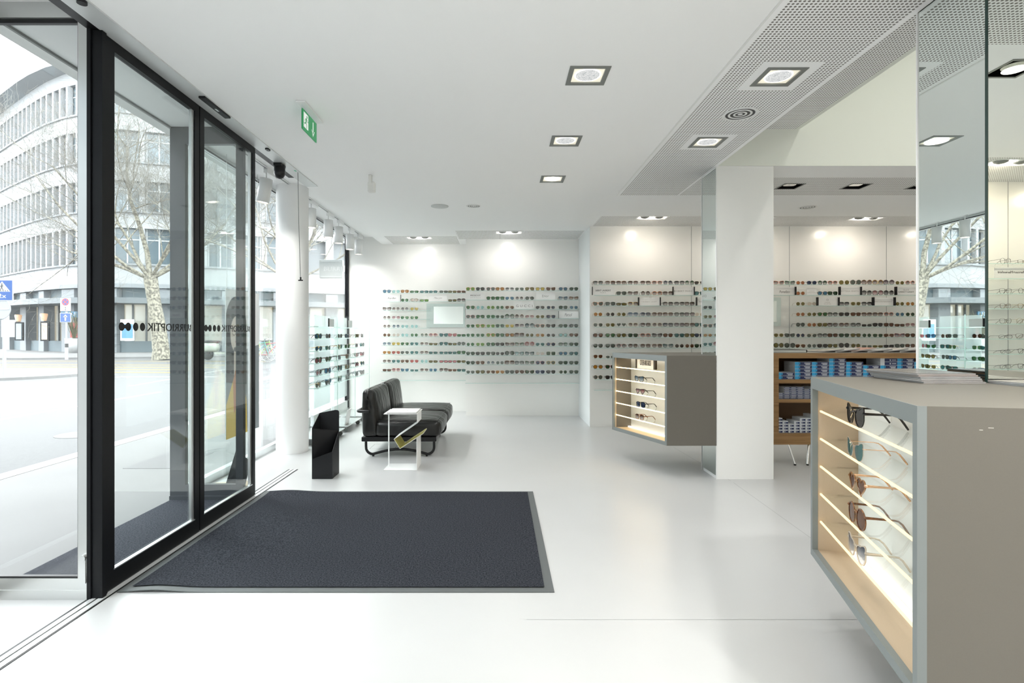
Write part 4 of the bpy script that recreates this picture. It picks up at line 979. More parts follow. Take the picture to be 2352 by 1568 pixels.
# ------------------------------------------------------------------ floating display cubes
ZB0, ZB1 = .29, 1.07
def cube(name, foot, far, near, label, cells, skip, back, lining):
    """foot: plan outline; the open show side runs from far to near"""
    far = V3((*far, 0)); near = V3((*near, 0)); d = (near - far).normalized(); L_ = (near - far).length
    n = V3((-d.y, d.x, 0))
    if n.x < 0: n = -n
    Z = V3((0, 0, 1)); e = empty(name, ((far + near) / 2 + n * .2 + Z * ZB0)[:], label, 'display case')
    def P(s, t, z): return far + d * s + n * t + Z * z        # s along the face, t inward
    def quad(mb, s0, s1, t0, t1, z0, z1, m=0):
        mb.obox(P((s0 + s1) / 2, (t0 + t1) / 2, (z0 + z1) / 2), d * ((s1 - s0) / 2), n * ((t1 - t0) / 2), Z * ((z1 - z0) / 2), m)
    D = .175; fw = .038; ft = .05
    # outer body: top, bottom and the closed sides
    mb = MB(); mb.prism(foot, ZB1 - .012, ZB1); mb.prism(foot, ZB0, ZB0 + .012)
    k = len(foot)
    inner = [P(fw * .6, D + .02, 0), P(L_ - fw * .6, D + .02, 0)]
    core = foot[2:] if False else None
    for i in range(k):
        if i in skip: continue
        a = V3((*foot[i], 0)); b = V3((*foot[(i + 1) % k], 0))
        if ((a - far).length < 1e-4 and (b - near).length < 1e-4) or ((a - near).length < 1e-4 and (b - far).length < 1e-4): continue
        w = (b - a).normalized(); nn = V3((-w.y, w.x, 0)); c = V3((sum(p[0] for p in foot) / k, sum(p[1] for p in foot) / k, 0))
        if (c - a).dot(nn) < 0: nn = -nn
        zl, zh = Z * (ZB0 + .012), Z * (ZB1 - .012)
        mb.add([a + zl, b + zl, b + zh, a + zh, a + nn * .012 + zl, b + nn * .012 + zl, b + nn * .012 + zh, a + nn * .012 + zh],
               [[0, 1, 2, 3], [4, 7, 6, 5], [0, 4, 5, 1], [3, 2, 6, 7], [0, 3, 7, 4], [1, 5, 6, 2]])
    mb.build('body', M['box'], e)
    mb = MB(); q = -.002
    quad(mb, 0, fw * .7, q, .02, ZB0, ZB1); quad(mb, L_ - fw * .7, L_, q, .02, ZB0, ZB1); quad(mb, fw * .7, L_ - fw * .7, q, .02, ZB1 - ft, ZB1); quad(mb, fw * .7, L_ - fw * .7, q, .02, ZB0, ZB0 + fw * .8)
    mb.build('front_frame', M['boxedge'], e)
    mb = MB(); s0, s1 = fw * .6, L_ - fw * .6; z0, z1 = ZB0 + fw * .7, ZB1 - ft * .9
    quad(mb, s0 - .01, s0, .018, D, z0, z1); quad(mb, s1, s1 + .01, .018, D, z0, z1); quad(mb, s0, s1, .018, D, z0 - .01, z0); quad(mb, s0, s1, .018, D, z1, z1 + .01)
    mb.build('niche_lining', lining, e)
    mb = MB(); quad(mb, s0, s1, D, D + .008, z0, z1); mb.build('back_panel', back, e)
    mb = MB(); quad(mb, s0, s1, D - .03, D - .012, z0 + .001, z0 + .012); quad(mb, s0, s1, D - .03, D - .012, z1 - .01, z1 - .001); mb.build('light_strip', emat('white_light_strip', (1, .90, .76), .9), e)
    for z in cells:
        mb = MB(); quad(mb, s0, s1, .034, D - .002, z - .007, z); s = mb.build('shelf', M['shelfg'], e)
        mb = MB(); quad(mb, s0 + .002, s0 + .06, .028, .034, z - .007, z); quad(mb, s0 + .066, s1 - .002, .028, .034, z - .007, z); mb.build('light_strip', M['led'] if near.y < 3 else M['led2'], s)
    return e, P, d, n, L_
CELLS = [.926, .806, .686, .566, .446]
f1 = [(1.45, 4.71), (1.8795, 4.71), (1.8795, 5.06), (2.10, 5.06), (2.10, 5.55), (1.144, 5.51)]
c1, P1, d1, n1, L1 = cube('display_cube', f1, (1.144, 5.51), (1.45, 4.71), 'taupe floating display case hung on the white pillar, lit shelves facing the sofa', CELLS, (1, 2), mat('toned_down_back', (.52, .54, .53), .4), mat('beige_laminate_glow', (.70, .53, .32), .5))  # strip glow put into the lining colour; back panel darkened against it
f2 = [(1.10, 1.43), (1.375, 2.40), (1.893, 2.40), (1.893, 2.111), (2.6, 2.111), (2.6, 1.12)]
c2, P2, d2, n2, L2 = cube('display_cube', f2, (1.375, 2.40), (1.10, 1.43), 'large taupe display case in the foreground with five lit shelves under the mirrored pillar', CELLS, (2, 3), M['frost'], M['boxin'])
# small scratch marks on the front of the near case
mb = MB(); fa = V3((1.10, 1.43, 0)); fd = (V3((2.6, 1.12, 0)) - fa).normalized(); fn = V3((fd.y, -fd.x, 0))
for s, z, w in ((.165, 1.018, .012), (.143, 1.012, .008)): mb.obox(fa + fd * s + fn * .0003 + V3((0, 0, z)), fd * w / 2, fn * .0002, V3((0, 0, .0006)))
mb.build('scratch', mat('scratch_white', (.7, .68, .62), .6), c2)

# big sunglasses in the cases
def big(tok, P, d, n, s, t, z, label, frame=None, temple=None, lensc=None, grp='sunglasses in the lit display cases', scale=1.0, turn=0.0):
    sh, lc, fc = tok
    fm, lr, ll, W = glasses_meshes(sh, FC[fc][2] == 1, 40, True)
    # split temples off as parts of their own: faces whose verts lie behind the front
    me = fm.copy(); bm = bmesh.new(); bm.from_mesh(me)
    out = []
    isl = islands(bm)
    front = bmesh.new(); temples = []
    for verts in isl:
        ymax = max(v.co.y for v in verts)
        if ymax > .06: temples.append([v.index for v in verts])
    ti = set(i for t_ in temples for i in t_)
    def sub(idx, name):
        idx = set(idx); m_ = {}; vs = []; fs = []
        for v in bm.verts:
            if v.index in idx: m_[v.index] = len(vs); vs.append(v.co.copy())
        for f in bm.faces:
            if all(v.index in idx for v in f.verts): fs.append([m_[v.index] for v in f.verts])
        mm = bpy.data.meshes.new(name); mm.from_pydata(vs, [], fs); mm.materials.append(M['black']); mm.polygons.foreach_set('use_smooth', [True] * len(fs)) if name == 'temple' else None
        mm.update(); return mm
    rim = sub([v.index for v in bm.verts if v.index not in ti], 'rims')
    pos = P(s, t, z + .0005); rz = math.atan2(n.y, n.x) - PI / 2 + turn
    r = empty('sunglasses', pos[:], label, 'sunglasses', grp, rz)
    r.scale = (scale, min(scale, 1.02), scale)
    inst('rims', rim, frame or framem(fc), r)
    for t_ in temples: inst('temple', sub(t_, 'temple'), temple or frame or framem(fc), r)
    lm = lensc or lensm(lc)
    inst('lens', lr, lm, r); inst('lens', ll, lm, r)
    bm.free(); return r
def islands(bm):
    bm.verts.ensure_lookup_table(); bm.verts.index_update(); seen = set(); res = []
    for v in bm.verts:
        if v.index in seen: continue
        st_ = [v]; cur = []; seen.add(v.index)
        while st_:
            a = st_.pop(); cur.append(a)
            for e_ in a.link_edges:
                b = e_.other_vert(a)
                if b.index not in seen: seen.add(b.index); st_.append(b)
        res.append(cur)
    return res
gl = {}
rose = mat('rose_gold_metal', (.75, .47, .30), .2, metal=.9); smoke = mat('clear_rose_acetate', (.62, .50, .44), .15, trans=.4); havana = framem('t'); amberf = mat('amber_acetate', (.30, .13, .04), .15, trans=.2); crystal = mat('crystal_acetate', (.85, .74, .60), .1, trans=.6)
S2 = .43
big('CKk', P2, d2, n2, L2 * S2, .030, CELLS[0], 'black cat-eye sunglasses on the top shelf of the foreground display case', scale=1.2)
big('CTg', P2, d2, n2, L2 * S2, .030, CELLS[1], 'mirrored teal cat-eye sunglasses on the second shelf of the foreground display case', frame=smoke, temple=rose, scale=1.17)
big('hBo', P2, d2, n2, L2 * (S2 + .02), .030, CELLS[2], 'heart-shaped amber sunglasses on the third shelf of the foreground display case', frame=amberf, temple=rose, scale=1.17)
big('bBt', P2, d2, n2, L2 * (S2 + .015), .030, CELLS[3], 'round tortoiseshell sunglasses on the fourth shelf of the foreground display case', scale=1.15)
big('Cnc', P2, d2, n2, L2 * (S2 + .015), .030, CELLS[4], 'clear framed blue lens sunglasses on the lowest shelf of the foreground display case', frame=crystal, scale=1.22)
S1 = .47
big('cuk', P1, d1, n1, L1 * S1, .032, CELLS[1], 'black cat-eye sunglasses on the second shelf of the case on the white pillar')
big('hpk', P1, d1, n1, L1 * (S1 + .02), .032, CELLS[2], 'black heart-shaped pink lens sunglasses on the third shelf of the pillar case')
big('wNk', P1, d1, n1, L1 * (S1 + .03), .032, CELLS[3], 'dark square flat-top sunglasses on the fourth shelf of the pillar case')
big('pbt', P1, d1, n1, L1 * (S1 + .01), .032, CELLS[4], 'tortoiseshell brown lens sunglasses on the lowest shelf of the pillar case')
# brand plate in the far case
pc = P1(L1 * .45, .12, CELLS[0] + .0005); p = empty('name_plate', pc[:], 'white name plate with condensed black capitals between black bars in the pillar case', 'sign', 'name plates')
mb = MB(); mb.obox(pc + V3((0, 0, .052)), d1 * .14, n1 * .002, V3((0, 0, .052))); mb.build('panel', PLATE, p)
mb = MB(); put_text(mb, 'CUTLER AND GROSS', pc + V3((0, 0, .055)) - n1 * .0027, d1, (0, 0, 1), width=.17, height=.05, bold=True); mb.build('lettering', INK, p)
for sg, w in ((-.14, .005), (.15, .012)):
    MB().obox(pc + d1 * sg + V3((0, 0, .055)), d1 * w, n1 * .012, V3((0, 0, .055))).build('side_bar', mat('dark_bar', (.03, .022, .012), .5), p)

# magazines on the near case
COV = [(.25, .22, .19), (.12, .10, .09), (.35, .33, .30), (.10, .14, .16), (.30, .17, .10), (.13, .12, .11)]
def magazine(cx, cy, z, rz, th, w, h, col, lab, grp, mark=None):
    m = empty('magazine', (cx, cy, z), lab, 'magazine', grp, rz)
    c = mat('cover_%s' % len(bpy.data.materials), col, .25, var=.55, scale=7)
    pg = bpy.data.materials.get('paper_pages') or mat('paper_pages', (.36, .36, .36), .7)
    me = MB(); me.box(-w / 2, w / 2, -h / 2, h / 2, .0006, th - .0006); o = bpy.data.objects.new('pages', me.mesh('pages', pg)); C.objects.link(o); o.parent = m
    me = MB(); me.box(-w / 2 - .001, w / 2 + .001, -h / 2 - .001, h / 2 + .001, th - .0006, th); me.box(-w / 2 - .001, w / 2 + .001, -h / 2 - .001, h / 2 + .001, 0, .0006); me.box(w / 2, w / 2 + .001, -h / 2, h / 2, 0, th)
    o = bpy.data.objects.new('cover', me.mesh('cover', c)); C.objects.link(o); o.parent = m
    return m
z = ZB1 + .0005
nmz = ['bottom', 'second', 'third', 'fourth', 'fifth', 'top']
for i in range(6):
    magazine(1.735 - .004 * i + R.uniform(-.004, .004), 2.215 + .004 * i, z, -.03 + .012 * i, .006, .23, .29, COV[i % 6], '%s magazine of the pile on the foreground case, beside the mirrored pillar' % nmz[i], 'magazines on the foreground case'); z += .0062
for i in range(2):
    magazine(1.98 + .01 * i, 1.95 + .012 * i, ZB1 + .0005 + .0062 * i, .1 * i, .006, .21, .27, COV[3 - i], 'flat %s magazine before the pillar mirror on the foreground case' % ['lower', 'upper'][i], 'magazines on the foreground case')

# ------------------------------------------------------------------ oak cabinet
ox0, ox1, oy0, oy1, oz0, oz1 = 2.60, 4.45, 5.20, 5.58, .20, 1.075
oc = empty('oak_cabinet', ((ox0 + ox1) / 2, (oy0 + oy1) / 2, 0), 'oak cabinet on chrome legs holding blue boxes behind the white pillar', 'cabinet')
mb = MB(); mb.box(ox0, ox1, oy0, oy1, oz1 - .05, oz1); mb.box(ox0, ox1, oy0, oy1, oz0, oz0 + .105); mb.box(ox0, ox0 + .07, oy0, oy1, oz0 + .105, oz1 - .05); mb.box(ox1 - .05, ox1, oy0, oy1, oz0 + .105, oz1 - .05)
mb.build('carcass', M['oak'], oc)
dk = mat('dark_oak_inside', (.11, .055, .02), .6)
MB().box(ox0 + .07, ox1 - .05, oy1 - .02, oy1, oz0 + .105, oz1 - .05).build('back_panel', dk, oc)
SH = [(.60, .632), (.785, .82)]
for a, b in SH: MB().box(ox0 + .07, ox1 - .05, oy0, oy1 - .02, a, b).build('shelf', M['oak'], oc)
MB().box(ox0 - .002, ox1, oy0 - .002, oy1, oz1, oz1 + .004).build('top_board', mat('grey_top', (.40, .38, .34), .5), oc)
for x, y, dx, dy in ((2.70, oy1 - .06, .0, .02), (2.79, oy0 + .06, .04, -.05), (2.99, oy0 + .06, -.04, -.05), (3.6, oy0 + .06, .04, -.05), (4.3, oy0 + .06, .04, -.05), (4.3, oy1 - .06, .02, .02)):
    l = MB().tube([(x, y, oz0), (x + dx, y + dy, .012)], [.012, .008], 10).build('leg', M['chrome'], oc)
    MB().cyl((x + dx, y + dy, 0), .011, 0, .014, 12).build('foot', M['black'], l)
# boxes of lenses
bl = mat('navy_carton', (.012, .022, .09), .4); cy = mat('cyan_carton', (.03, .33, .62), .4); wp = mat('white_carton', (.62, .66, .70), .5); pr = mat('white_print_on_carton', (.55, .58, .62), .5)
def carton(x0, x1, y0, y1, z0, z1, kind):
    mb = MB(); mb.box(x0, x1, y0, y1, z0, z1, 2)
    w = x1 - x0; h = z1 - z0; y = y0 - .0004
    def q(a, b, c, d_, m, k=1): mb.add([(x0 + w * a, y - .0002 * k, z0 + h * c), (x0 + w * b, y - .0002 * k, z0 + h * c), (x0 + w * b, y - .0002 * k, z0 + h * d_), (x0 + w * a, y - .0002 * k, z0 + h * d_)], [[0, 1, 2, 3]], m)
    if kind == 'a':
        q(0, 1, .06, .96, 0); q(0, .24, .06, .96, 1, 2); q(.26, .31, .3, .85, 1, 2); q(.55, .92, .52, .72, 3, 2); q(.62, .9, .2, .40, 3, 2)
    elif kind == 'w':
        q(.25, 1, .06, .96, 0); q(.55, .62, .3, .7, 3, 2); q(.68, .94, .4, .6, 3, 2)
    elif kind == 'n':
        q(0, 1, .12, .92, 0); q(.1, .8, .42, .62, 3, 2)
    else:
        q(.35, 1, .1, .7, 0); q(.45, .6, .3, .5, 3, 2); q(0, .3, .05, .95, 3, 2)
    return mb
def put_carton(x0, x1, y0, y1, z0, z1, kind, lab, grp):
    carton(x0, x1, y0, y1, z0, z1, kind).build('lens_box', [bl, cy, wp, pr], None, lab, 'box', grp)
def stacks(xs, w, z, h, counts, kind, row, grp, y0, depth):
    for i, x in enumerate(xs):
        for j in range(counts[i]):
            kk = kind if not (kind == 'a' and i == 6 and j >= 4) else 'w'
            lv = 'bottom' if j == 0 else 'top' if j == counts[i] - 1 else ORD[j]
            put_carton(x, x + w - .002, y0 + R.uniform(-.003, .003), y0 + depth, z + j * h + .0005, z + (j + 1) * h, kk,
                       '%s lens box, %s of the %s stack on the %s cabinet shelf' % ({'a': 'cyan and navy', 'w': 'white and navy', 'n': 'small navy', 'm': 'white blue printed'}[kk], lv, ORD[i], row), grp)
g0 = 'cyan and navy boxes on the upper cabinet shelf'
stacks([ox0 + .072, 2.840, 3.004, 3.168, 3.332, 3.496, 3.660, 3.824, 3.988, 4.152], .164, .82, .0338, [2, 5, 5, 6, 5, 4, 6, 6, 5, 4], 'a', 'upper', g0, oy0 + .03, .2)
stacks([ox0 + .072 + .064 * i for i in range(6)], .064, .632, .0195, [3, 6, 6, 6, 5, 6], 'n', 'middle', 'small navy boxes on the middle cabinet shelf', oy0 + .03, .16)
stacks([ox0 + .072 + .055 * i for i in range(7)], .055, .305, .0285, [5, 4, 3, 4, 5, 5, 6], 'm', 'lower', 'white and blue boxes on the lower cabinet shelf', oy0 + .04, .14)
# books and magazines on the cabinet
zt = oz1 + .0045
bb = empty('book', (2.78, 5.36, zt), 'large black bound book lying on the oak cabinet beside the white pillar', 'book')
MB().box(2.58, 2.955, 5.24, 5.50, zt + .003, zt + .022).build('pages', mat('pale_pages', (.66, .68, .66), .7), bb)
MB().box(2.575, 2.962, 5.237, 5.503, zt, zt + .003).box(2.575, 2.962, 5.237, 5.503, zt + .022, zt + .025).box(2.955, 2.963, 5.237, 5.503, zt, zt + .025).build('cover', M['black'], bb)
for i in range(7):
    x = 3.20 + i * .155; t = .10 + .02 * (i % 3)
    m = magazine(x, 5.36, zt + .122 * math.sin(t) + .001, 0, .010, .24, .24, [(.55, .5, .42), (.62, .6, .58), (.60, .30, .22), (.55, .55, .55), (.66, .60, .55), (.5, .5, .5), (.62, .36, .30)][i],
                 '%s of the fanned magazines along the oak cabinet top, counted from the black book' % ORD[i], 'fanned magazines on the cabinet')
    m.rotation_euler = (0, -t, 0)
# ------------------------------------------------------------------ street
asph = mat('pale_asphalt', (.072, .0735, .075), .9, var=.10, scale=30)
pave = mat('pavement', (.112, .1135, .113), .9, var=.05, scale=2)
paint = mat('white_road_paint', (.16, .16, .157), .8); yel = mat('yellow_road_paint', (.15, .112, .035), .8)
kerbm = mat('granite_kerb', (.26, .26, .255), .8)
ZR = -.03
mb = MB(); mb.box(-95, -2.5, -30, 75, -.3, ZR - .06); struct('street', mb, asph)
mb = MB(); mb.box(-4.4, -2.5, -30, 60, -.3, ZR); mb.box(-2.5, -1.95, 2.6, 4.14, -.3, -.002); mb.box(-2.5, -1.0, 9.1, 60, -.3, ZR); struct('sidewalk', mb, pave)
mb = MB(); mb.box(-4.58, -4.4, -30, 60, -.3, ZR + .004); struct('kerb', mb, kerbm)
mb = MB(); G = ZR - .0585
def line(x0, y0, x1, y1, w, m=0):
    p = V3((x0, y0, 0)); q = V3((x1, y1, 0)); dd = (q - p).normalized(); nn = V3((-dd.y, dd.x, 0)) * w / 2
    mb.add([p + nn + V3((0, 0, G)), q + nn + V3((0, 0, G)), q - nn + V3((0, 0, G)), p - nn + V3((0, 0, G))], [[0, 1, 2, 3]], m)
line(-7.75, -20, -7.85, 12.6, .14); line(-11.6, 2, -12.0, 16.2, .16); line(-9.5, 14, -10.5, 22, .14); line(-6.2, 13, -9.0, 24, .14); line(-5.5, 20, -3.5, 40, .14)
line(-12.0, 17.0, -8.8, 17.0, .3)
for y in (19.2, 20.6, 22.0, 23.6, 26.6): line(-33, y + .6, -11.2, y - .3, .42, 1)
struct('road_marking', mb, [paint, yel])
mb = MB(); pts = [(-13.3 + 2.2 * math.cos(a) - 2.2, 17.6 + 2.4 * math.sin(a)) for a in [i * PI / 12 - PI / 2 for i in range(13)]] + [(-40, 20.0), (-40, 15.2)]
mb.prism(pts, -.3, ZR + .02); struct('traffic_island', mb, pave)
mb = MB(); mb.cyl((-14.4, 17.9, 0), .34, ZR + .02, ZR + .024, 28); mb.cyl((-5.6, 7.3, 0), .3, ZR - .06, ZR - .056, 28); mb.box(-3.6, -3.1, 5.2, 5.9, ZR, ZR + .003); struct('manhole_cover', mb, mat('cast_iron', (.068, .068, .07), .7))
# far pavement in front of the building
FP = [(-50, 54), (-46, 49.5), (-40.9, 44.6), (-38.2, 42.7), (-35.7, 41.0), (-33.9, 39.8), (-32.2, 38.75), (-30.2, 37.7), (-28.2, 36.95), (-25.5, 36.6), (-22.5, 37.5), (-19.5, 39.0), (-16.6, 40.5), (-12, 43.2), (-7, 46.3), (-2, 49.6), (6, 55)]
def offs(pts, dd):
    out = []
    for i, p in enumerate(pts):
        a = V3((*pts[max(0, i - 1)], 0)); b = V3((*pts[min(len(pts) - 1, i + 1)], 0)); t = (b - a).normalized(); nn = V3((t.y, -t.x, 0))
        out.append((p[0] + nn.x * dd, p[1] + nn.y * dd))
    return out
mb = MB(); fo = offs(FP, 8.5); mb.prism(fo + [(6, 70), (-50, 70)], -.3, ZR + .03); struct('sidewalk', mb, pave)

# ------------------------------------------------------------------ office building
wallp = mat('pale_render', (.225, .237, .243), .85, var=.04, scale=.6); bandm = mat('grey_stone', (.155, .17, .18), .8); shopm = mat('blue_grey_stone', (.075, .10, .112), .7)
winm = mat('office_window_glass', (.06, .088, .104), .12, spec=.7); wfr = mat('white_window_frame', (.30, .32, .33), .6); lit = mat('shop_glass', (.15, .18, .19), .1, emit=(1, .86, .62), estr=.10)
bd = empty('office_building', (-25.5, 42, 0), 'pale rounded corner office building across the street with rows of windows', 'building')
def ribbon(mb, pts, z0, z1, out, depth=.3, m=0):
    a = offs(pts, out); b = offs(pts, out - depth); n = len(pts)
    V = [(*p, z0) for p in a] + [(*p, z1) for p in a] + [(*p, z0) for p in b] + [(*p, z1) for p in b]
    F = []
    for i in range(n - 1): F += [[i, i + 1, n + i + 1, n + i], [2 * n + i, 3 * n + i, 3 * n + i + 1, 2 * n + i + 1], [n + i, n + i + 1, 3 * n + i + 1, 3 * n + i], [i, 2 * n + i, 2 * n + i + 1, i + 1]]
    F += [[0, n, 3 * n, 2 * n], [n - 1, 2 * n + n - 1, 4 * n - 1, 2 * n - 1]]
    mb.add(V, F, m)
FL = [(6.0, 8.4), (9.55, 11.6), (12.9, 15.0), (16.2, 18.3)]
mb = MB()
for z0, z1 in ((4.6, 6.0), (8.4, 9.55), (11.6, 12.9), (15.0, 16.2), (18.3, 19.2)): ribbon(mb, FP, z0, z1, 0, .5)
mb.build('wall', wallp, bd)
mb = MB(); ribbon(mb, FP, 4.2, 18.4, -.45, .4); mb.build('inner_wall', bandm, bd)
mb = MB()
for z in (6.0, 9.55, 12.9, 16.2): ribbon(mb, FP, z - .12, z, .12, .4)
ribbon(mb, FP, 4.35, 4.62, .25, .6); mb.build('sill_band', bandm, bd)
mb = MB(); ribbon(mb, FP, 19.2, 19.5, 1.1, 1.6); mb.build('cornice', wallp, bd)
mb = MB(); a = offs(FP, .9); b = offs(FP, -3.5); n = len(FP)
mb.add([(*p, 19.5) for p in a] + [(*p, 22.3) for p in b], [[i, i + 1, n + i + 1, n + i] for i in range(n - 1)]); mb.build('roof', mat('slate_roof', (.2, .22, .235), .8), bd)
b2 = empty('building', (-20.5, -26, 0), 'unseen plain building down the street, added to darken reflections in the door-side glass', 'building')  # out of view, added to keep sky reflections off the glass
MB().box(-24, -19, -62, 8, ZR - .1, 19).build('wall', mat('dull_render', (.10, .105, .11), .85), b2)
for j in range(4):
    for i in range(16): MB().box(-19.0, -18.94, -60 + i * 4.2, -57.6 + i * 4.2, 5.4 + j * 3.4, 7.4 + j * 3.4).build('window', winm, b2)
# walk along the front for windows and piers
def walk(pts):
    P = [V3((*p, 0)) for p in pts]; L_ = [0]
    for i in range(len(P) - 1): L_.append(L_[-1] + (P[i + 1] - P[i]).length)
    def at(s):
        for i in range(len(P) - 1):
            if s <= L_[i + 1] or i == len(P) - 2:
                t = (s - L_[i]) / (L_[i + 1] - L_[i]); return P[i].lerp(P[i + 1], t), (P[i + 1] - P[i]).normalized()
    return at, L_
at, LL = walk(FP)
s_corner = LL[8]; s = LL[2] - 2.0; spots = []
while s < LL[13] and len(spots) < 25:
    w = .95 if s < s_corner else 1.9
    spots.append((s + w / 2, w)); s += w
piers = MB()
for fl, (z0, z1) in enumerate(FL):
    for s, w in spots:
        p, t = at(s); nn = V3((t.y, -t.x, 0)); hw = w / 2 - (.14 if w < 1.2 else .16); c = p - nn * .30 + V3((0, 0, (z0 + z1) / 2))
        g = MB().obox(c, t * hw, nn * .02, V3((0, 0, (z1 - z0) / 2)))
        o = g.build('window', winm, bd)
        f = MB()
        if w < 1.2: f.obox(c + nn * .03, t * .02, nn * .02, V3((0, 0, (z1 - z0) / 2))); f.obox(c + nn * .03 + V3((0, 0, .35)), t * hw, nn * .02, V3((0, 0, .03)))
        else:
            for k in (-1, 0, 1): f.obox(c + nn * .03 + t * (k * (hw - .04)), t * .045, nn * .03, V3((0, 0, (z1 - z0) / 2)))
            f.obox(c + nn * .03 + V3((0, 0, .45)), t * hw, nn * .02, V3((0, 0, .04)))
        f.build('window_frame', wfr, o)
        e_ = p + t * (w / 2); piers.obox(e_ - nn * .15 + V3((0, 0, (z0 + z1) / 2)), t * (.12 if w < 1.2 else .14), nn * .16, V3((0, 0, (z1 - z0) / 2)))
# the rest of the window strip beyond
s = spots[-1][0] + spots[-1][1]
while s < LL[-1]:
    for z0, z1 in FL:
        p, t = at(s); nn = V3((t.y, -t.x, 0)); piers.obox(p - nn * .15 + V3((0, 0, (z0 + z1) / 2)), t * .3, nn * .16, V3((0, 0, (z1 - z0) / 2)))
    s += 1.9
piers.build('pier', wallp, bd)
# ground floor: shop fronts, piers, canopy
mb = MB(); ribbon(mb, FP, 0, .75, -.15, .4); ribbon(mb, FP, 3.4, 4.4, -.3, .4); mb.build('shop_base', shopm, bd)
mb = MB(); ribbon(mb, FP, .7, 3.45, -.6, .2); mb.build('shop_window', lit, bd)
s = LL[2] - 1; i = 0; pm = MB(); fr = MB()
while s < LL[15]:
    p, t = at(s); nn = V3((t.y, -t.x, 0)); pm.obox(p - nn * .2 + V3((0, 0, 2.1)), t * (.45 if i % 2 else .65), nn * .32, V3((0, 0, 2.2)))
    for k in (1.2, 2.0): 
        p2, t2 = at(min(s + k, LL[-1] - .1)); fr.obox(p2 - V3((t2.y, -t2.x, 0)) * .5 + V3((0, 0, 2.0)), t2 * .05, V3((t2.y, -t2.x, 0)) * .06, V3((0, 0, 1.45)))
    s += 3.6; i += 1
pm.build('shop_pier', bandm, bd); fr.build('shop_mullion', mat('dark_bronze', (.07, .08, .085), .5), bd)
mb = MB(); ribbon(mb, FP[3:-2], 3.25, 3.62, 1.5, 2.0); mb.build('canopy', mat('canopy_grey', (.09, .105, .112), .6), bd)
# wall lamps, poster case, blue board, planter
for k, (u, Y) in enumerate(((57, 40.6), (116, 38.2))):
    X = X_at(u, Y); l = empty('wall_lantern', (X, Y - .35, 2.2), '%s wall lantern with a tall menu case by the corner entrance across the street' % ['first', 'second'][k], 'lantern', 'wall lanterns')
    MB().lathe([(.14, 0), (.22, .42), (.2, .5), (.02, .52)], (X, Y - .55, 2.15), 8).build('lamp_shade', mat('lantern_glass_%d' % k, (.3, .22, .15), .5, emit=(1, .6, .35), estr=.18), l)
    MB().box(X - .3, X + .3, Y - .5, Y - .4, .75, 2.1).build('menu_case', M['anth'], l); MB().box(X - .2, X + .2, Y - .52, Y - .5, .85, 2.0).build('menu_page', mat('menu_page_%d' % k, [(.19, .26, .30), (.30, .25, .2)][k], .4), l)
X = X_at(172, 37.0)
mb = MB(); mb.box(X - .55, X + .55, 36.5, 36.6, 2.35, 2.75); e = mb.build('shop_board', mat('board_blue', (.01, .11, .20), .4), None, 'small blue shop board over the planter across the street', 'sign')
mb = MB(); put_text(mb, 'BOU', (X + .1, 36.495, 2.58), (1, 0, 0), (0, 0, 1), width=.6, height=.22); mb.build('lettering', M['white'], e)
sw0 = mat('planter_white', (.28, .29, .29), .5)
pl = empty('planter', (X_at(170, 35.6), 35.6, 0), 'white conical planter with a bare bush before the shop across the street', 'planter')
MB().lathe([(.24, 0), (.3, 0), (.5, .95), (.44, .95), (.42, .85)], (X_at(170, 35.6), 35.6, 0), 20).build('pot', sw0, pl)
mb = MB()
for i in range(60):
    a = R.uniform(0, 2 * PI); b = R.uniform(.1, .75); h = R.uniform(.8, 2.0); c = V3((X_at(170, 35.6), 35.6, .8)); mb.tube([c, c + V3((math.cos(a) * b * .5, math.sin(a) * b * .5, h * .6)), c + V3((math.cos(a + .4) * b, math.sin(a + .4) * b, h))], .014, 3)
mb.build('bush', mat('bush_twig', (.12, .12, .07), .9), pl)
X = X_at(190, 36.9); mb = MB(); mb.box(X - .3, X + .3, 36.2, 36.3, 1.0, 2.0); thing_mesh('shop_poster', mb, mat('poster_red', (.28, .03, .025), .5), 'red poster in the shop window across the street beside the door post', 'poster')
X = X_at(290, 35.8)
ps = empty('poster_case', (X, 35.8, .8), 'blue and white poster case on the shop front behind the door logo', 'poster'); MB().box(X - .45, X + .45, 35.9, 36.0, .8, 2.2).build('frame', M['steel'], ps); MB().box(X - .36, X + .36, 35.88, 35.9, .95, 1.9).build('print', mat('poster_blue', (.04, .15, .28), .4), ps)
X = X_at(33, 41.5); mb = MB(); mb.box(X - .55, X + .55, 41.0, 41.1, 1.0, 2.3); thing_mesh('notice_board', mb, mat('notice_white', (.25, .25, .26), .5), 'pale notice board on the grey wall behind the crossing sign pole', 'sign')
# side wall piece of the passage at the left
# ------------------------------------------------------------------ traffic signs
blue = mat('sign_blue', (.003, .04, .16), .4); red = mat('sign_red', (.26, .015, .03), .4); sw = mat('sign_white', (.27, .28, .29), .4); sk = mat('sign_black', (.02, .02, .02), .5); pol = mat('galvanised_pole', (.22, .235, .25), .5, metal=.2)
AX, AZ = V3((1, 0, 0)), V3((0, 0, 1))
def pole(e, x, y, z1, r): MB().cyl((x, y, 0), r, ZR - .05, z1, 14).build('pole', pol, e)
x, y = X_at(10, 16.4), 16.4
s1 = empty('traffic_sign', (x, y, ZR), 'blue and white pedestrian crossing sign marked 2x on a tall pole in the street', 'traffic sign')
MB().cyl((x, y, 0), .045, ZR - .05, 2.9, 14).build('pole', pol, s1)
mb = MB(); mb.rbox(x - .33, x + .33, y - .075, y - .05, 2.24, 2.88, .01, 2); o = V3((x, y - .0765, 2.56)); k = V3((0, -.0008, 0))
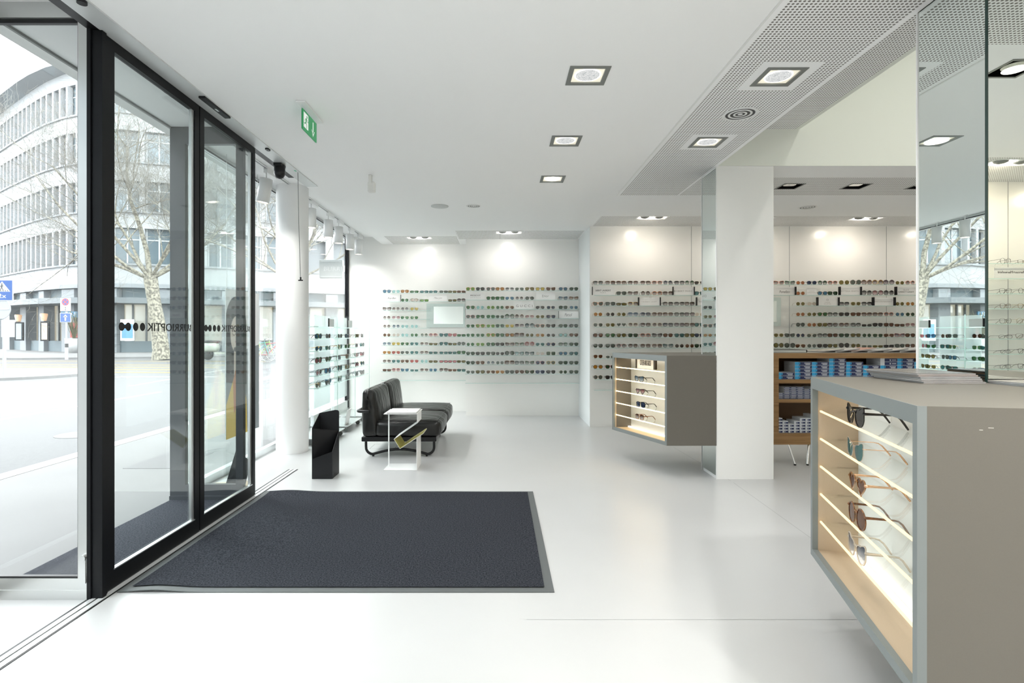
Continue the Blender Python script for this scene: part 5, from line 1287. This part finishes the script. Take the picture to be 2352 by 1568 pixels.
flat(mb, [(-.305, -.295), (.305, -.295), (.305, .295), (-.305, .295)], o, AX, AZ, 0); flat(mb, [(-.25, -.04), (.25, -.04), (0, .27)], o + k, AX, AZ, 2)
q = o + k * 2; flat(mb, disc_pts(-.005, .185, .022), q, AX, AZ, 3)
for a, b, w in (((-.005, .16), (-.01, .09), .045), ((-.01, .09), (-.055, .0), .022), ((-.01, .09), (.035, .0), .022), ((-.01, .15), (-.06, .10), .016), ((-.005, .15), (.05, .12), .016)): bar(mb, a, b, w, q, AX, AZ, 3)
for j in range(6): bar(mb, (-.17 + .07 * j, -.03), (-.19 + .07 * j, .005), .022, q, AX, AZ, 3)
put_text(mb, '2x', o + k + AZ * -.165, AX, AZ, width=.24, height=.13, m=2, bold=True); mb.build('sign_plate', [blue, red, sw, sk], s1)
mb = MB(); mb.lathe([(.30, 0), (.30, .02), (.285, .02)], (x - .06, y - .06, 2.0), 30, axis='y'); mb.m = [0] * len(mb.m); mb.build('sign_back', pol, s1)
MB().box(x - .3, x + .2, y - .07, y - .064, 1.985, 2.015).build('clamp', M['steel'], s1)
x, y = X_at(153, 28.1), 28.1
s2 = empty('traffic_sign', (x, y, ZR), 'no stopping sign above a blue arrow sign on a slim pole across the street', 'traffic sign')
MB().cyl((x, y, 0), .045, ZR - .05, 3.1, 14).build('pole', pol, s2)
mb = MB(); mb.cyl((x, y, 0), .075, ZR - .05, .55, 14, 0); mb.cyl((x, y, 0), .078, .55, .75, 14, 1); mb.cyl((x, y, 0), .08, .75, 1.0, 14, 0); mb.build('pole_sleeve', [sw, sk], s2)
mb = MB(); mb.rbox(x - .27, x + .27, y - .08, y - .055, 2.42, 3.1, .01, 2); o = V3((x, y - .082, 2.89)); k = V3((0, -.001, 0))
flat(mb, disc_pts(0, 0, .19), o, AX, AZ, 1); flat(mb, disc_pts(0, 0, .145), o + k, AX, AZ, 0); bar(mb, (-.11, -.11), (.11, .11), .05, o + k * 2, AX, AZ, 1); bar(mb, (-.11, .11), (.11, -.11), .05, o + k * 3, AX, AZ, 1)
bar(mb, (0, -.26), (0, -.42), .02, o, AX, AZ, 3); flat(mb, [(-.035, -.29), (.035, -.29), (0, -.24)], o, AX, AZ, 3); flat(mb, [(-.035, -.39), (.035, -.39), (0, -.44)], o, AX, AZ, 3); mb.build('sign_plate', [blue, red, sw, sk], s2)
mb = MB(); mb.rbox(x - .29, x + .29, y - .08, y - .055, 1.84, 2.33, .01, 2); o = V3((x, y - .082, 2.085))
flat(mb, [(-.26, -.22), (.26, -.22), (.26, .22), (-.26, .22)], o, AX, AZ, 0); bar(mb, (0, -.16), (0, .06), .08, o + k, AX, AZ, 2); flat(mb, [(-.11, .03), (.11, .03), (0, .17)], o + k, AX, AZ, 2); mb.build('sign_plate', [blue, red, sw, sk], s2)

# ------------------------------------------------------------------ bare plane trees
def tree(x, y, label, seed, lean=-.6, rt=.38, fork=4.2):
    rr = random.Random(seed); e = empty('plane_tree', (x, y, ZR), label, 'tree', 'bare plane trees')
    tk = MB(); tk.tube([(x, y, ZR - .05), (x - .05, y, .4), (x + lean * .3, y, 1.6), (x + lean * .7, y, 3.0), (x + lean, y, fork)], [rt * 1.3, rt * 1.02, rt * .9, rt * .8, rt * .85], 14); tk.build('trunk', M['bark'], e)
    br = MB(); tw = MB(); cnt = [0]
    def grow(p, d, L_, r, lv):
        pts = [p]; rs = [r]; n = 5 if lv < 3 else 3; q = p.copy(); dd = d.copy()
        for i in range(n):
            dd = (dd + V3((rr.uniform(-.22, .22), rr.uniform(-.22, .22), rr.uniform(-.12, .22)))).normalized(); q = q + dd * (L_ / n); pts.append(q.copy()); rs.append(max(.004, r * (1 - .6 * (i + 1) / n)))
        (br if lv < 3 else tw).tube(pts, rs, [9, 7, 6, 4, 3, 3, 3][lv], 0, False)
        if lv >= 5: return
        k = [0, 7, 7, 6, 5][lv] if lv else 6
        for j in range(k):
            f = rr.uniform(.25, 1.0) if j < k - 1 else 1.0; i = min(n - 1, int(f * n)); b = pts[i].lerp(pts[i + 1], f * n - i)
            ax = V3((rr.gauss(0, 1), rr.gauss(0, 1), rr.gauss(0, .6))).normalized()
            nd = (dd * .75 + ax * .75 + V3((0, 0, .12))).normalized()
            grow(b, nd, L_ * rr.uniform(.45, .68), rs[i] * rr.uniform(.34, .52), lv + 1)
    top = V3((x + lean, y, fork - .15))
    for a, el, L_, r in ((PI, .45, 6.5, .12), (PI - .6, .75, 6.0, .11), (PI * .5, .5, 5.5, .10), (.1, .55, 6.0, .11), (-.7, .6, 5.6, .10), (-2.2, .5, 6.0, .11), (.6, 1.1, 5.5, .12), (2.6, 1.35, 7.5, .17), (PI + .35, .85, 6.5, .11)):
        grow(top, V3((math.cos(a) * math.cos(el), math.sin(a) * math.cos(el), math.sin(el))), L_, r * .8 * rt / .38, 1)
    br.build('branches', M['bark'], e); tw.build('twigs', mat('twig_bark_%d' % seed, (.12, .115, .10), .9), e)
tree(X_at(372, 28) , 28.0, 'bare mottled plane tree across the street seen through the sliding door', 3)
tree(-11.6, 29.5, 'bare plane tree across the street hidden partly by the white column', 11, .3, .27)
tree(-30.5, 24.0, 'bare plane tree whose twigs cross the office building front at the edge of view', 5, .5, .34)

# ------------------------------------------------------------------ parked bicycles and scooter
def bike(x, y, rz, col, label):
    e = empty('bicycle', (x, y, ZR), label, 'bicycle', 'parked bicycles', rz)
    def loc(mb, nm, m, par=e):
        o = bpy.data.objects.new(nm, mb.mesh(nm, m)); C.objects.link(o); o.parent = par; return o
    for wx in (-.52, .52):
        mb = MB(); mb.tube([(wx + .33 * math.cos(2 * PI * i / 24), 0, .35 + .33 * math.sin(2 * PI * i / 24)) for i in range(24)], .016, 6, closed=True)
        for i in range(8): a = PI * i / 8; mb.tube([(wx - .32 * math.cos(a), 0, .35 - .32 * math.sin(a)), (wx + .32 * math.cos(a), 0, .35 + .32 * math.sin(a))], .003, 3)
        loc(mb, 'wheel', M['grey'])
    mb = MB()
    for a, b in (((-.52, .35), (-.15, .85)), ((-.52, .35), (-.05, .32)), ((-.05, .32), (-.17, .92)), ((-.05, .32), (.38, .82)), ((-.16, .80), (.36, .88)), ((.35, .95), (.52, .35))): mb.tube([(a[0], 0, a[1]), (b[0], 0, b[1])], .019, 6)
    loc(mb, 'frame', col)
    mb = MB(); mb.tube([(.36, -.28, 1.02), (.42, -.1, 1.05), (.36, 0, 1.0), (.42, .1, 1.05), (.36, .28, 1.02)], .014, 6); loc(mb, 'handlebar', M['chrome'])
    mb = MB(); mb.rbox(-.30, -.05, -.07, .07, .92, .97, .02); loc(mb, 'saddle', M['black'])
cols = [mat('bike_teal', (.02, .15, .14), .4), mat('bike_green', (.16, .25, .04), .4), mat('bike_red', (.25, .025, .03), .4), mat('bike_silver', (.2, .2, .21), .3)]
for i, (u, Y, rz) in enumerate(((588, 24.6, .2), (602, 26.0, -.1), (617, 24.8, .2), (630, 26.6, .1))):
    bike(X_at(u, Y), Y, rz, cols[i], '%s bicycle parked across the street before the white column' % ['silver wheeled teal', 'lime green', 'red', 'plain silver'][i])
x, y = X_at(505, 27), 27.0
sc = empty('motor_scooter', (x, y, ZR), 'pale motor scooter parked across the street behind the second sliding door', 'scooter')
for wx in (-.6, .6): MB().lathe([(.12, -.06), (.27, -.06), (.29, 0), (.27, .06), (.12, .06)], (x + wx, y, .24), 20, axis='y').build('wheel', M['black'], sc)
scm = mat('scooter_cream', (.24, .25, .22), .3)
MB().cushion(x - .85, x - .05, y - .2, y + .2, .35, .82, .16, N=6).build('rear_body', scm, sc); MB().cushion(x - .75, x + .0, y - .16, y + .16, .80, .93, .06, N=4).build('seat', M['black'], sc)
mb = MB(); mb.obox((x + .15, y, .3), (.35, 0, 0), (0, .16, 0), (0, 0, .04)); mb.obox((x + .47, y, .62), (.03, 0, .35 * .2), (0, .2, 0), (-.07, 0, .36)); mb.build('leg_shield', scm, sc)
MB().tube([(x + .62, y, .24), (x + .38, y, 1.05)], .03, 8).tube([(x + .36, y - .3, 1.1), (x + .38, y, 1.06), (x + .36, y + .3, 1.1)], .018, 6).build('handlebar', M['grey'], sc)

# ------------------------------------------------------------------ daylight, camera
w = bpy.data.worlds.new('overcast_sky'); bpy.context.scene.world = w; w.use_nodes = True
bg = w.node_tree.nodes['Background']; bg.inputs[0].default_value = (.96, .98, 1.0, 1); bg.inputs[1].default_value = 3.0
cam = bpy.data.cameras.new('camera'); co = bpy.data.objects.new('camera', cam); C.objects.link(co)
co.location = (0, 0, CAMZ); co.rotation_euler = (PI / 2, 0, 0); cam.sensor_fit = 'HORIZONTAL'; cam.sensor_width = 36; cam.lens = 1250 / 2352 * 36
cam.shift_x = 29 / 2352; cam.shift_y = -18 / 2352; cam.clip_start = .05; cam.clip_end = 300
sc_ = bpy.context.scene; sc_.camera = co
sc_.view_settings.view_transform = 'Standard'; sc_.view_settings.look = 'None'; sc_.view_settings.gamma = 1; sc_.view_settings.use_curve_mapping = False
sc_.view_settings.exposure = 1.96
cy_ = sc_.cycles; cy_.max_bounces = 10; cy_.diffuse_bounces = 4; cy_.glossy_bounces = 5; cy_.transmission_bounces = 6; cy_.transparent_max_bounces = 24; cy_.caustics_reflective = False; cy_.caustics_refractive = False; cy_.sample_clamp_indirect = 6; cy_.use_denoising = True
